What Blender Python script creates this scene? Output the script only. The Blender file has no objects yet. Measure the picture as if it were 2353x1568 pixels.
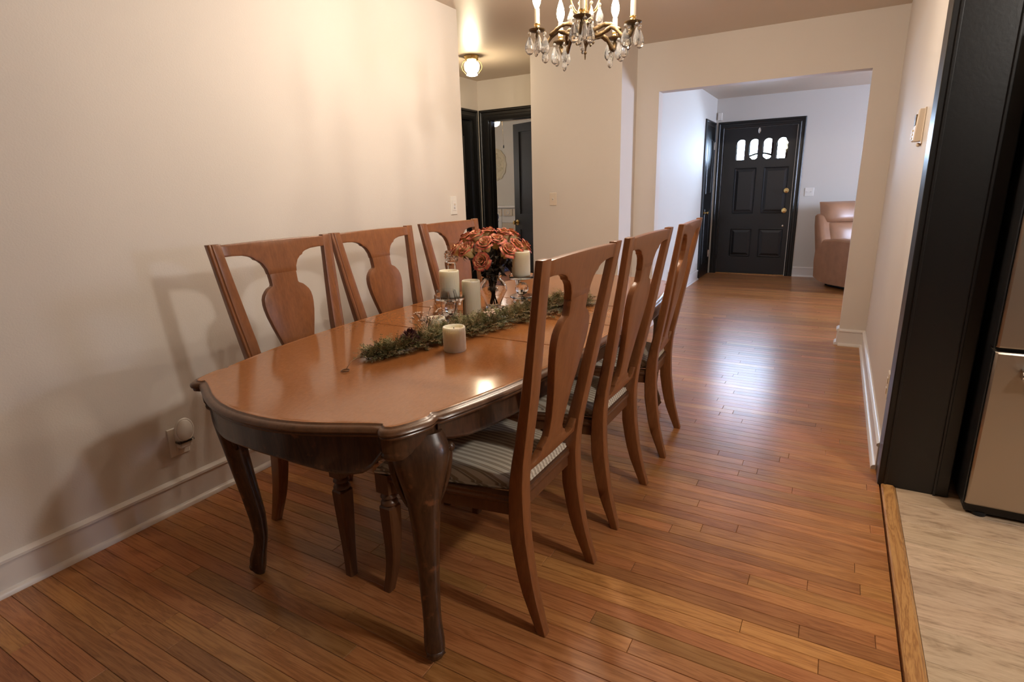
import bpy, bmesh, math, random
from mathutils import Vector, Matrix, noise as mnoise
C = bpy.context.collection
SC = bpy.context.scene
PI = math.pi
random.seed(7)

# ---------------------------------------------------------------- camera
cam_d = bpy.data.cameras.new('camera'); cam = bpy.data.objects.new('camera', cam_d); C.objects.link(cam)
SC.camera = cam
cam_d.sensor_width = 36.0; cam_d.lens = 1284.09 / 2353 * 36.0; cam_d.clip_start = 0.05
yaw, pitch, roll = -0.52550914, 0.26331991, -0.02824626
fw = Vector((math.sin(yaw)*math.cos(pitch), math.cos(yaw)*math.cos(pitch), -math.sin(pitch)))
rt = fw.cross(Vector((0, 0, 1))).normalized(); up = rt.cross(fw)
r2 = rt*math.cos(roll) + up*math.sin(roll); u2 = -rt*math.sin(roll) + up*math.cos(roll)
cam.matrix_world = Matrix(((r2.x, u2.x, -fw.x, 0), (r2.y, u2.y, -fw.y, 0), (r2.z, u2.z, -fw.z, 1.28), (0, 0, 0, 1)))

# ---------------------------------------------------------------- world, lights, exposure
W = bpy.data.worlds.new('sky'); SC.world = W; W.use_nodes = True
bg = W.node_tree.nodes['Background']; bg.inputs[0].default_value = (0.60, 0.72, 1.0, 1); bg.inputs[1].default_value = 150.0
SC.view_settings.view_transform = 'Standard'; SC.view_settings.look = 'None'
SC.view_settings.exposure = 0.12; SC.view_settings.gamma = 1.0; SC.view_settings.use_curve_mapping = False
SC.cycles.caustics_reflective = False; SC.cycles.caustics_refractive = False
SC.cycles.sample_clamp_indirect = 6.0; SC.cycles.use_denoising = True
SC.cycles.max_bounces = 10; SC.cycles.transmission_bounces = 10; SC.cycles.diffuse_bounces = 5

def portal(name, loc, direction, sx, sy):
    """light portal: only tells the renderer where the sky comes in"""
    l = bpy.data.lights.new(name, 'AREA'); l.shape = 'RECTANGLE'; l.size = sx; l.size_y = sy; l.cycles.is_portal = True
    o = bpy.data.objects.new(name, l); C.objects.link(o); o.location = loc
    o.rotation_euler = Vector(direction).to_track_quat('-Z', 'Y').to_euler(); return o
portal('living_window_portal', (3.70, 7.0, 1.45), (-1, 0, 0), 0.86, 0.86)
portal('kitchen_fill_portal', (3.60, 1.9, 1.5), (-1, 0, 0), 0.36, 0.36)  # sky through the added kitchen window
portal('front_door_portal', (-1.06, 8.95, 1.73), (0, -1, 0), 0.8, 0.32)
# kitchen ceiling fixture (fitting built further down), ceiling light of the dining room behind the camera
KITCHEN_W, CHAND_W, HALL_W = 76, 13.0, 14
def point(name, loc, power, col, rad):
    l = bpy.data.lights.new(name, 'POINT'); l.energy = power; l.color = col; l.shadow_soft_size = rad
    o = bpy.data.objects.new(name, l); C.objects.link(o); o.location = loc; return o
WARM = (1.0, 0.87, 0.72)
point('kitchen_ceiling_light', (1.3, 1.2, 2.24), KITCHEN_W, (1.0, 0.95, 0.88), 0.09)

# ---------------------------------------------------------------- node helpers
def mat_new(name):
    m = bpy.data.materials.new(name); m.use_nodes = True
    nt = m.node_tree; b = nt.nodes['Principled BSDF']; return m, nt, b
def srgb(r, g, b):
    f = lambda c: ((c/255+0.055)/1.055)**2.4 if c/255 > 0.04045 else c/255/12.92
    return (f(r), f(g), f(b), 1)
def N(nt, t, **kw):
    n = nt.nodes.new(t)
    for k, v in kw.items():
        if k.startswith('i_'):
            key = k[2:]; n.inputs[int(key) if key.isdigit() else key].default_value = v
        else: setattr(n, k, v)
    return n
def ramp(nt, stops, interp='LINEAR'):
    r = nt.nodes.new('ShaderNodeValToRGB'); cr = r.color_ramp; cr.interpolation = interp
    while len(cr.elements) > 1: cr.elements.remove(cr.elements[-1])
    cr.elements[0].position = stops[0][0]; cr.elements[0].color = stops[0][1]
    for p, c in stops[1:]:
        e = cr.elements.new(p); e.color = c
    return r
def simple(name, col, rough=0.5, metal=0.0, spec=0.5, noise_amt=0.0, nscale=20, bump=0.0, bscale=200, coat=0.0):
    m, nt, b = mat_new(name)
    b.inputs['Base Color'].default_value = col; b.inputs['Roughness'].default_value = rough
    b.inputs['Metallic'].default_value = metal; b.inputs['Specular IOR Level'].default_value = spec
    b.inputs['Coat Weight'].default_value = coat; b.inputs['Coat Roughness'].default_value = 0.1
    tc = N(nt, 'ShaderNodeTexCoord')
    if noise_amt:
        n = N(nt, 'ShaderNodeTexNoise', i_Scale=nscale, i_Detail=4.0); nt.links.new(tc.outputs['Object'], n.inputs['Vector'])
        lo = tuple(c*(1-noise_amt) for c in col[:3]) + (1,); hi = tuple(min(1, c*(1+noise_amt)) for c in col[:3]) + (1,)
        r = ramp(nt, [(0.3, lo), (0.7, hi)]); nt.links.new(n.outputs['Fac'], r.inputs[0]); nt.links.new(r.outputs[0], b.inputs['Base Color'])
    if bump:
        n2 = N(nt, 'ShaderNodeTexNoise', i_Scale=bscale, i_Detail=3.0); nt.links.new(tc.outputs['Object'], n2.inputs['Vector'])
        bm_ = N(nt, 'ShaderNodeBump', i_Strength=bump, i_Distance=0.002); nt.links.new(n2.outputs['Fac'], bm_.inputs['Height'])
        nt.links.new(bm_.outputs[0], b.inputs['Normal'])
    return m
def wood(name, dark, mid, light, scale=(1, 12, 12), nsc=3.0, rough=0.3, coat=0.0, attr=None, fine=0.25, bump=0.08, plank=False, wear=None):
    """grain stretched along local X; 'tone' attribute shifts colour plank by plank"""
    m, nt, b = mat_new(name)
    tc = N(nt, 'ShaderNodeTexCoord'); L = nt.links.new
    mp = N(nt, 'ShaderNodeMapping'); mp.inputs['Scale'].default_value = scale
    src = tc.outputs['Object']
    if plank:
        at = N(nt, 'ShaderNodeAttribute', attribute_name='tone')
        sc = N(nt, 'ShaderNodeVectorMath', operation='SCALE'); sc.inputs[3].default_value = 37.0; L(at.outputs['Vector'], sc.inputs[0])
        ad = N(nt, 'ShaderNodeVectorMath', operation='ADD'); L(src, ad.inputs[0]); L(sc.outputs[0], ad.inputs[1]); src = ad.outputs[0]
    L(src, mp.inputs[0])
    n1 = N(nt, 'ShaderNodeTexNoise', i_Scale=nsc, i_Detail=5.0, i_Roughness=0.6, i_Distortion=0.6); L(mp.outputs[0], n1.inputs['Vector'])
    w1 = N(nt, 'ShaderNodeMath', operation='MULTIPLY'); w1.inputs[1].default_value = 7.0; L(n1.outputs['Fac'], w1.inputs[0])
    w2 = N(nt, 'ShaderNodeMath', operation='PINGPONG'); w2.inputs[1].default_value = 0.5; L(w1.outputs[0], w2.inputs[0])
    n2 = N(nt, 'ShaderNodeTexNoise', i_Scale=nsc*14, i_Detail=6.0, i_Roughness=0.7); L(mp.outputs[0], n2.inputs['Vector'])
    mx = N(nt, 'ShaderNodeMix', data_type='FLOAT'); mx.inputs[0].default_value = fine
    L(w2.outputs[0], mx.inputs[2]); L(n2.outputs['Fac'], mx.inputs[3])
    fac = mx.outputs[0]
    r = ramp(nt, [(0.10, dark), (0.32, mid), (0.62, light)]); L(fac, r.inputs[0]); col = r.outputs[0]
    if plank:
        sp = N(nt, 'ShaderNodeSeparateXYZ'); L(at.outputs['Vector'], sp.inputs[0])
        hs = N(nt, 'ShaderNodeHueSaturation')
        v = N(nt, 'ShaderNodeMapRange'); v.inputs[3].default_value = plank[0]; v.inputs[4].default_value = plank[1]; L(sp.outputs[0], v.inputs[0]); L(v.outputs[0], hs.inputs['Value'])
        h = N(nt, 'ShaderNodeMapRange'); h.inputs[3].default_value = plank[2]; h.inputs[4].default_value = plank[3]; L(sp.outputs[1], h.inputs[0]); L(h.outputs[0], hs.inputs['Hue'])
        L(col, hs.inputs['Color']); col = hs.outputs[0]
    if wear:
        n3 = N(nt, 'ShaderNodeTexNoise', i_Scale=wear[0], i_Detail=4.0); L(tc.outputs['Object'], n3.inputs['Vector'])
        r3 = ramp(nt, [(wear[1], (0, 0, 0, 1)), (wear[1]+0.12, (1, 1, 1, 1))]); L(n3.outputs['Fac'], r3.inputs[0])
        mc = N(nt, 'ShaderNodeMix', data_type='RGBA'); L(r3.outputs[0], mc.inputs[0]); L(col, mc.inputs[6]); mc.inputs[7].default_value = wear[2]; col = mc.outputs[2]
    L(col, b.inputs['Base Color'])
    b.inputs['Roughness'].default_value = rough; b.inputs['Coat Weight'].default_value = coat; b.inputs['Coat Roughness'].default_value = 0.12
    if bump:
        bp = N(nt, 'ShaderNodeBump', i_Strength=bump, i_Distance=0.001); L(n2.outputs['Fac'], bp.inputs['Height']); L(bp.outputs[0], b.inputs['Normal'])
    return m
def glass(name, col=(1, 1, 1, 1), rough=0.0, ior=1.5):
    m, nt, b = mat_new(name)
    b.inputs['Base Color'].default_value = col; b.inputs['Transmission Weight'].default_value = 1.0
    b.inputs['Roughness'].default_value = rough; b.inputs['IOR'].default_value = ior; return m
def emit(name, col, s):
    m, nt, b = mat_new(name); b.inputs['Base Color'].default_value = (0.8, 0.8, 0.8, 1)
    b.inputs['Emission Color'].default_value = col; b.inputs['Emission Strength'].default_value = s; return m

M = {}
M['wall'] = simple('painted_wall', srgb(214, 206, 197), 0.62, bump=0.25, bscale=160, noise_amt=0.015, nscale=2)
M['taupe'] = simple('taupe_wall', srgb(96, 86, 78), 0.7)  # dark tone chosen so the unseen walls bounce less light
M['wall_cool'] = simple('living_wall', srgb(208, 204, 196), 0.68, bump=0.2, bscale=160)
M['ceiling'] = simple('painted_ceiling', srgb(205, 190, 172), 0.42, bump=0.12, bscale=60)
M['base'] = simple('white_gloss_trim', srgb(226, 222, 218), 0.32)
M['black'] = simple('black_gloss_paint', srgb(19, 18, 18), 0.34, bump=0.15, bscale=90)
M['blackmat'] = simple('black_satin_paint', srgb(20, 19, 20), 0.42)
M['floor'] = wood('oak_floor', srgb(134, 82, 44), srgb(172, 112, 66), srgb(194, 136, 86), scale=(0.5, 8, 8), nsc=3.0, rough=0.28, fine=0.42, plank=(0.66, 1.16, 0.495, 0.512), bump=0.05)
M['vinyl'] = wood('grey_vinyl_floor', srgb(118, 94, 72), srgb(188, 162, 132), srgb(212, 188, 158), scale=(0.8, 5, 5), nsc=1.8, rough=0.42, fine=0.55, plank=(0.85, 1.08, 0.495, 0.505))
def knots(m):
    nt = m.node_tree; b = nt.nodes['Principled BSDF']; L = nt.links.new; src = b.inputs['Base Color'].links[0].from_socket
    tc = N(nt, 'ShaderNodeTexCoord'); mp = N(nt, 'ShaderNodeMapping'); mp.inputs['Scale'].default_value = (2.2, 9, 1); L(tc.outputs['Object'], mp.inputs[0])
    n = N(nt, 'ShaderNodeTexNoise', i_Scale=1.0, i_Detail=6.0, i_Roughness=0.65, i_Distortion=1.2); L(mp.outputs[0], n.inputs['Vector'])
    r = ramp(nt, [(0.56, (1, 1, 1, 1)), (0.66, (0.62, 0.57, 0.52, 1)), (0.74, (0.40, 0.35, 0.31, 1))]); L(n.outputs['Fac'], r.inputs[0])
    mx = N(nt, 'ShaderNodeMix', data_type='RGBA', blend_type='MULTIPLY'); mx.inputs[0].default_value = 1.0; L(src, mx.inputs[6]); L(r.outputs[0], mx.inputs[7]); L(mx.outputs[2], b.inputs['Base Color'])
knots(M['vinyl'])
M['oakstrip'] = wood('oak_strip', srgb(140, 92, 48), srgb(176, 128, 74), srgb(196, 150, 92), scale=(8, 0.9, 8), nsc=3, rough=0.4, fine=0.3)
M['table'] = wood('table_top_wood', srgb(122, 74, 38), srgb(143, 90, 49), srgb(155, 102, 59), scale=(3, 1.2, 3), nsc=4.0, rough=0.15, coat=0.0, fine=0.85, bump=0)
M['tablerim'] = wood('table_rim_wood', srgb(60, 39, 25), srgb(84, 56, 36), srgb(102, 69, 45), scale=(3, 3, 3), nsc=3, rough=0.28, coat=0.0, fine=0.6, bump=0.02)
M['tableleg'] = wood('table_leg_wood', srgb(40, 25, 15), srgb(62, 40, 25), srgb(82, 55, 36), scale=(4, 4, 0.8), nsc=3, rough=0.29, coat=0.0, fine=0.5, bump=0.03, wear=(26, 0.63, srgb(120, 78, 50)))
M['chair'] = wood('chair_wood', srgb(92, 54, 28), srgb(118, 72, 40), srgb(136, 86, 50), scale=(4, 4, 0.7), nsc=2.4, rough=0.33, coat=0.0, fine=0.72, bump=0.03)
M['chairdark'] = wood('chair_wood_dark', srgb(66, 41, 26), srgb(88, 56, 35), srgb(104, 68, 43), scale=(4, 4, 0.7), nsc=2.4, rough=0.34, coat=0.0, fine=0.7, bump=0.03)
M['plastic'] = simple('white_plastic', srgb(226, 222, 214), 0.35)
M['beige'] = simple('beige_plastic', srgb(218, 204, 186), 0.4)
M['brass'] = simple('brass', srgb(206, 178, 120), 0.25, metal=1.0)
M['bronze'] = simple('antique_bronze', srgb(104, 84, 56), 0.45, metal=0.7, noise_amt=0.35, nscale=120, bump=0.4, bscale=350)
M['chrome'] = simple('chrome', srgb(210, 208, 205), 0.18, metal=1.0)
M['steel'] = simple('brushed_steel', srgb(176, 164, 150), 0.34, metal=0.9)
M['leather'] = simple('tan_leather', srgb(152, 112, 84), 0.36, noise_amt=0.12, nscale=9, bump=0.35, bscale=140)
M['candle'] = simple('ivory_wax', srgb(244, 234, 206), 0.5)
M['candle'].node_tree.nodes['Principled BSDF'].inputs['Subsurface Weight'].default_value = 0.5
M['candle'].node_tree.nodes['Principled BSDF'].inputs['Subsurface Scale'].default_value = 0.03
M['candle'].node_tree.nodes['Principled BSDF'].inputs['Subsurface Radius'].default_value = (1.0, 0.85, 0.6)
M['crystal'] = glass('crystal', ior=1.52)
M['drop'] = simple('chandelier_crystal', (0.95, 0.94, 0.92, 1), 0.03); M['drop'].node_tree.nodes['Principled BSDF'].inputs['Transmission Weight'].default_value = 0.86
M['glass'] = glass('clear_glass', ior=1.45)
M['leafgreen'] = simple('dried_green_foliage', srgb(104, 104, 64), 0.7, noise_amt=0.45, nscale=14)
M['leafdark'] = simple('dark_dried_leaf', srgb(58, 46, 34), 0.7, noise_amt=0.3, nscale=30)
M['stem'] = simple('dried_stem', srgb(66, 58, 40), 0.7)
M['burgundy'] = simple('burgundy_petals', srgb(78, 32, 36), 0.8, noise_amt=0.3, nscale=60)
M['whiteflower'] = simple('small_dried_flower', srgb(205, 180, 160), 0.8)
M['wire'] = simple('brown_wire', srgb(120, 88, 58), 0.4, metal=0.5)
M['ivory'] = simple('ivory_candle_sleeve', srgb(238, 226, 200), 0.45)
M['plaque'] = simple('cream_plaster', srgb(208, 198, 172), 0.7, bump=1.0, bscale=60)
M['navy'] = simple('navy_metal', srgb(36, 42, 62), 0.35)
M['rubber'] = simple('black_rubber', srgb(15, 14, 14), 0.6)

def fabric():
    m, nt, b = mat_new('striped_upholstery'); L = nt.links.new
    tc = N(nt, 'ShaderNodeTexCoord'); sp = N(nt, 'ShaderNodeSeparateXYZ'); L(tc.outputs['Object'], sp.inputs[0])
    d = N(nt, 'ShaderNodeMath', operation='DIVIDE'); d.inputs[1].default_value = 0.0185; L(sp.outputs[0], d.inputs[0])
    f = N(nt, 'ShaderNodeMath', operation='FRACT'); L(d.outputs[0], f.inputs[0])
    cr = srgb(206, 194, 174); tn = srgb(158, 140, 118); bl = srgb(128, 116, 104)
    r = ramp(nt, [(0.0, cr), (0.44, cr), (0.5, tn), (0.6, bl), (0.66, cr), (0.72, tn), (0.92, tn), (0.97, cr)]); L(f.outputs[0], r.inputs[0])
    L(r.outputs[0], b.inputs['Base Color']); b.inputs['Roughness'].default_value = 0.85
    n = N(nt, 'ShaderNodeTexNoise', i_Scale=900.0); L(tc.outputs['Object'], n.inputs['Vector'])
    bp = N(nt, 'ShaderNodeBump', i_Strength=0.2, i_Distance=0.001); L(n.outputs['Fac'], bp.inputs['Height']); L(bp.outputs[0], b.inputs['Normal'])
    return m
M['fabric'] = fabric()
def petal_mat():
    m, nt, b = mat_new('rose_petal'); L = nt.links.new
    at = N(nt, 'ShaderNodeAttribute', attribute_name='edge')
    tc = N(nt, 'ShaderNodeTexCoord'); n = N(nt, 'ShaderNodeTexNoise', i_Scale=60.0, i_Detail=3.0); L(tc.outputs['Object'], n.inputs['Vector'])
    ma = N(nt, 'ShaderNodeMath', operation='MULTIPLY_ADD'); ma.inputs[1].default_value = 0.5; L(n.outputs['Fac'], ma.inputs[0]); L(at.outputs['Fac'], ma.inputs[2])
    r = ramp(nt, [(0.30, srgb(216, 196, 140)), (0.78, srgb(222, 184, 134)), (0.90, srgb(196, 96, 66)), (1.0, srgb(140, 52, 42))])
    sc = N(nt, 'ShaderNodeMath', operation='MULTIPLY'); sc.inputs[1].default_value = 0.78; L(ma.outputs[0], sc.inputs[0]); L(sc.outputs[0], r.inputs[0])
    L(r.outputs[0], b.inputs['Base Color']); b.inputs['Roughness'].default_value = 0.6
    return m
M['petal'] = petal_mat()
def ripple_glass():
    m = simple('hammered', srgb(255, 255, 255), 0.02); b = m.node_tree.nodes['Principled BSDF']; b.inputs['Transmission Weight'].default_value = 1; return m

# ---------------------------------------------------------------- mesh helpers
class MB:
    def __init__(s): s.v = []; s.f = []; s.att = []
    def add(s, vs, fs):
        o = len(s.v); s.v += [tuple(p) for p in vs]; s.f += [tuple(i+o for i in f) for f in fs]; return s
    def box(s, x0, x1, y0, y1, z0, z1):
        vs = [(x, y, z) for z in (z0, z1) for y in (y0, y1) for x in (x0, x1)]
        return s.add(vs, [(0, 2, 3, 1), (4, 5, 7, 6), (0, 1, 5, 4), (2, 6, 7, 3), (0, 4, 6, 2), (1, 3, 7, 5)])
    def loft(s, rings, cap=True, closed=False):
        n = len(rings[0]); vs = [p for r in rings for p in r]; fs = []
        m = len(rings)
        for i in range(m if closed else m-1):
            a = i*n; b = ((i+1) % m)*n
            for j in range(n): k = (j+1) % n; fs.append((a+j, a+k, b+k, b+j))
        if cap and not closed: fs.append(tuple(range(n-1, -1, -1))); fs.append(tuple((m-1)*n+j for j in range(n)))
        return s.add(vs, fs)
    def lathe(s, prof, n=24, c=(0, 0, 0), axis='Z', cap=True):
        rings = []
        for r, z in prof:
            ring = []
            for j in range(n):
                a = 2*PI*j/n; p = (r*math.cos(a), r*math.sin(a), z)
                if axis == 'Y': p = (p[0], p[2], -p[1])
                elif axis == 'X': p = (p[2], p[0], p[1])
                ring.append((p[0]+c[0], p[1]+c[1], p[2]+c[2]))
            rings.append(ring)
        return s.loft(rings, cap)
    def tube(s, path, rad, n=8, cap=True):
        pts = [Vector(p) for p in path]; rings = []
        if not hasattr(rad, '__len__'): rad = [rad]*len(pts)
        ref = Vector((0, 0, 1)); t0 = (pts[1]-pts[0]).normalized()
        if abs(t0.dot(ref)) > 0.9: ref = Vector((1, 0, 0))
        u = t0.cross(ref).normalized()
        for i, p in enumerate(pts):
            t = (pts[min(i+1, len(pts)-1)] - pts[max(i-1, 0)]).normalized()
            u = (u - t*u.dot(t)).normalized(); w = t.cross(u)
            rings.append([p + (u*math.cos(2*PI*j/n) + w*math.sin(2*PI*j/n))*rad[i] for j in range(n)])
        return s.loft(rings, cap)
    def torus(s, c, R, r, n=24, m=8, axis='Z', arc=1.0):
        path = []
        for i in range(n):
            a = 2*PI*i/n*arc
            p = {'Z': (R*math.cos(a), R*math.sin(a), 0), 'Y': (R*math.cos(a), 0, R*math.sin(a)), 'X': (0, R*math.cos(a), R*math.sin(a))}[axis]
            path.append(Vector(p)+Vector(c))
        rings = []
        ax = {'Z': Vector((0, 0, 1)), 'Y': Vector((0, 1, 0)), 'X': Vector((1, 0, 0))}[axis]
        for p in path:
            d = (p-Vector(c)).normalized()
            rings.append([p + (d*math.cos(2*PI*j/m)+ax*math.sin(2*PI*j/m))*r for j in range(m)])
        return s.loft(rings, cap=arc < 1, closed=arc >= 1)
    def grid(s, fn, nu, nv):
        vs = [fn(i/nu, j/nv) for i in range(nu+1) for j in range(nv+1)]
        fs = [(i*(nv+1)+j, (i+1)*(nv+1)+j, (i+1)*(nv+1)+j+1, i*(nv+1)+j+1) for i in range(nu) for j in range(nv)]
        return s.add(vs, fs)
    def sphere(s, c, r, n=16, m=10, sz=1.0):
        prof = [(max(1e-4, r*math.sin(PI*k/m)), -r*sz*math.cos(PI*k/m)) for k in range(m+1)]
        return s.lathe(prof, n, c)
    def xf(s, mat, start=0):
        for i in range(start, len(s.v)): s.v[i] = tuple(mat @ Vector(s.v[i]))
        return s
    def build(s, name, mat, parent=None, smooth=False, bevel=0, seg=2, label=None, angle=0.6):
        me = bpy.data.meshes.new(name); me.from_pydata(s.v, [], s.f); me.update()
        bm = bmesh.new(); bm.from_mesh(me); bmesh.ops.recalc_face_normals(bm, faces=bm.faces)
        if bevel:
            es = [e for e in bm.edges if len(e.link_faces) == 2 and e.calc_face_angle(0) > angle]
            bmesh.ops.bevel(bm, geom=es, offset=bevel, segments=seg, affect='EDGES', profile=0.5, clamp_overlap=True)
        bm.to_mesh(me); bm.free()
        if smooth:
            for p in me.polygons: p.use_smooth = True
            if smooth is not True:
                me.set_sharp_from_angle(angle=smooth)
        o = bpy.data.objects.new(name, me); C.objects.link(o); me.materials.append(mat)
        if parent: o.parent = parent
        if label: o['label'] = label
        return o
def tag(o, label=None, cat=None, group=None, kind=None):
    if label: o['label'] = label
    if cat: o['category'] = cat
    if group: o['group'] = group
    if kind: o['kind'] = kind
    return o
def empty(name, loc, rz=0, label=None, cat=None, group=None):
    o = bpy.data.objects.new(name, None); C.objects.link(o); o.location = loc; o.rotation_euler = (0, 0, rz); o.empty_display_size = 0.1
    return tag(o, label, cat, group)
def copy_tree(o, parent=None):
    c = o.copy(); C.objects.link(c); c.parent = parent
    for ch in list(o.children): copy_tree(ch, c)
    return c
def struct(o): o['kind'] = 'structure'; return o
def B(name, x0, x1, y0, y1, z0, z1, mat, parent=None, bevel=0): return MB().box(x0, x1, y0, y1, z0, z1).build(name, mat, parent, bevel=bevel)
def lerp(tab, x):
    if x <= tab[0][0]: return tab[0][1]
    for (a, va), (b, vb) in zip(tab, tab[1:]):
        if x <= b: return va + (vb-va)*(x-a)/(b-a)
    return tab[-1][1]

# ---------------------------------------------------------------- room shell
CZ = 2.438
S = struct
floor = S(B('floor', -6.4, 3.8, -4.25, 9.2, -0.12, -0.012, M['floor']))
S(B('ceiling', -6.4, 3.8, -4.25, 9.2, CZ, CZ+0.12, M['ceiling']))
S(B('wall_left', -2.45, -2.33, -0.95, 3.41, -0.03, CZ, M['wall']))
S(B('wall_hall_south', -3.70, -2.45, 3.29, 3.41, -0.03, CZ, M['wall']))
S(MB().box(-3.70, -3.58, 3.41, 4.62, -0.03, CZ).box(-3.70, -3.58, 5.43, 5.69, -0.03, CZ).box(-3.70, -3.58, 4.62, 5.43, 2.04, CZ).build('wall_hall_left', M['wall']))
S(MB().box(-3.58, -3.455, 5.57, 5.69, -0.03, CZ).box(-2.695, -2.46, 5.57, 5.69, -0.03, CZ).box(-3.455, -2.695, 5.57, 5.69, 2.03, CZ).build('wall_hall_back', M['wall']))
S(B('wall_center', -2.46, -1.63, 4.69, 5.69, -0.03, CZ, M['wall']))
S(MB().box(-1.63, -1.435, 5.08, 5.20, -0.03, CZ).box(0.099, 3.72, 5.08, 5.20, -0.03, CZ).box(-1.435, 0.099, 5.08, 5.20, 2.056, CZ).build('wall_opening', M['wall']))
S(B('wall_right', 0.278, 0.52, 2.82, 5.08, -0.03, CZ, M['wall']))
S(B('wall_kitchen_north', 0.52, 3.6, 3.38, 3.5, -0.03, CZ, M['wall']))
S(MB().box(3.5, 3.6, -4.1, 1.74, -0.03, CZ).box(3.5, 3.6, 2.06, 3.5, -0.03, CZ).box(3.5, 3.6, 1.74, 2.06, 0, 1.34).box(3.5, 3.6, 1.74, 2.06, 1.66, CZ).build('wall_kitchen_right', M['wall']))
S(B('wall_back_added', -2.45, 0.30, -0.95, -0.85, -0.03, CZ, M['taupe']))  # unseen dark wall, added close behind the camera to cut reflected light
S(B('wall_kitchen_left', 0.20, 0.30, -4.1, -0.95, -0.03, CZ, M['taupe']))
S(B('wall_kitchen_back', 0.20, 3.6, -4.2, -4.1, -0.03, CZ, M['taupe']))
S(B('wall_living_left', -1.77, -1.65, 5.20, 8.79, -0.03, CZ, M['wall_cool']))
S(MB().box(-1.77, -1.525, 8.79, 8.91, -0.03, CZ).box(-0.60, 3.72, 8.79, 8.91, -0.03, CZ).box(-1.525, -0.60, 8.79, 8.91, 2.03, CZ).build('wall_living_front', M['wall_cool']))
S(MB().box(3.6, 3.72, 5.20, 6.6, -0.03, CZ).box(3.6, 3.72, 7.4, 8.79, -0.03, CZ).box(3.6, 3.72, 6.6, 7.4, 0, 1.05).box(3.6, 3.72, 6.6, 7.4, 1.85, CZ).build('wall_living_right', M['wall_cool']))
S(MB().box(-6.4, -3.70, 5.57, 5.69, -0.03, CZ).build('wall_bedroom_south', M['wall_cool']))
S(MB().box(-6.4, -1.77, 9.0, 9.12, -0.03, CZ).build('wall_bedroom_north', M['wall_cool']))
S(MB().box(-6.4, -6.28, 5.69, 9.0, -0.03, CZ).build('wall_bedroom_left', M['wall_cool']))
# living room side of the opening wall, the cool tone is the same wall paint with daylight put into its colour
def window(n, x, y0, y1, z0, z1):
    f = S(MB().box(x-0.02, x+0.06, y0, y0+0.05, z0, z1).box(x-0.02, x+0.06, y1-0.05, y1, z0, z1).box(x-0.02, x+0.06, y0+0.05, y1-0.05, z0, z0+0.05)
          .box(x-0.02, x+0.06, y0+0.05, y1-0.05, z1-0.05, z1).box(x, x+0.04, (y0+y1)/2-0.02, (y0+y1)/2+0.02, z0+0.05, z1-0.05).build('window_%d' % n, M['base']))
    return f
window(1, 3.62, 6.6, 7.4, 1.05, 1.85)
window(2, 3.52, 1.74, 2.06, 1.34, 1.66)  # unseen kitchen window, added and placed for weak bluish fill

# baseboards: board + moulded cap + quarter-round shoe
def baseboard(name, p0, p1, nrm, mat=None):
    p0 = Vector(p0+(0,)); p1 = Vector(p1+(0,)); n = Vector(nrm+(0,))
    prof = [(0, 0), (0.030, 0), (0.029, 0.012), (0.022, 0.020), (0.013, 0.022), (0.013, 0.112), (0.020, 0.116), (0.020, 0.126), (0.012, 0.132), (0.006, 0.136), (0, 0.136)]
    rings = [[p + n*a + Vector((0, 0, z)) for a, z in prof] for p in (p0, p1)]
    return S(MB().loft(rings).build(name, mat or M['base'], smooth=0.7))
baseboard('baseboard_left', (-2.33, -0.85), (-2.33, 3.41), (1, 0))
baseboard('baseboard_right', (0.278, 5.08), (0.278, 2.822), (-1, 0))
baseboard('baseboard_opening_right', (0.099, 5.08), (0.278, 5.08), (0, -1))
baseboard('baseboard_opening_jamb', (0.099, 5.08), (0.099, 5.20), (-1, 0))
baseboard('baseboard_opening_left', (-1.63, 5.08), (-1.435, 5.08), (0, -1))
baseboard('baseboard_center', (-2.46, 4.69), (-1.63, 4.69), (0, -1))
baseboard('baseboard_center_side', (-1.63, 4.69), (-1.63, 5.08), (1, 0))
baseboard('baseboard_living_left', (-1.65, 5.20), (-1.65, 8.06), (1, 0))
baseboard('baseboard_living_front', (-0.49, 8.79), (3.6, 8.79), (0, -1))

# ---------------------------------------------------------------- floor planks
def plank(x0, x1, y0, y1, z0, z1, name, mat, parent, tone, ch=0.0012):
    vs = [(x0, y0, z0), (x1, y0, z0), (x1, y1, z0), (x0, y1, z0), (x0, y0, z1-ch), (x1, y0, z1-ch), (x1, y1, z1-ch), (x0, y1, z1-ch),
          (x0+ch, y0+ch, z1), (x1-ch, y0+ch, z1), (x1-ch, y1-ch, z1), (x0+ch, y1-ch, z1)]
    fs = [(0, 1, 5, 4), (1, 2, 6, 5), (2, 3, 7, 6), (3, 0, 4, 7), (4, 5, 9, 8), (5, 6, 10, 9), (6, 7, 11, 10), (7, 4, 8, 11), (8, 9, 10, 11)]
    if name is None: return vs, fs
    me = bpy.data.meshes.new(name); me.from_pydata(vs, [], fs); me.materials.append(mat)
    a = me.attributes.new('tone', 'FLOAT_VECTOR', 'FACE')
    for i in range(len(me.polygons)): a.data[i].vector = tone
    o = bpy.data.objects.new(name, me); C.objects.link(o); o.parent = parent; return o
def spans(y):
    if y < 3.41: return [(-2.33, 0.276)]
    if y < 4.66: return [(-3.58, 0.278)]
    if y < 5.06: return [(-3.58, -2.46), (-1.63, 0.278)]
    if y < 5.19: return [(-3.58, -2.46), (-1.435, 0.099)]
    if y < 5.56: return [(-3.58, -2.46), (-1.65, 3.6)]
    if y < 5.70: return [(-3.455, -2.695), (-1.65, 3.6)]
    if y < 8.78: return [(-6.28, -1.77), (-1.65, 3.6)]
    return []
rnd = random.Random(11)
stuffv = MB(); stone = []; count = 0
PW = 0.0572; y = 0.02; row = 0
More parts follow.
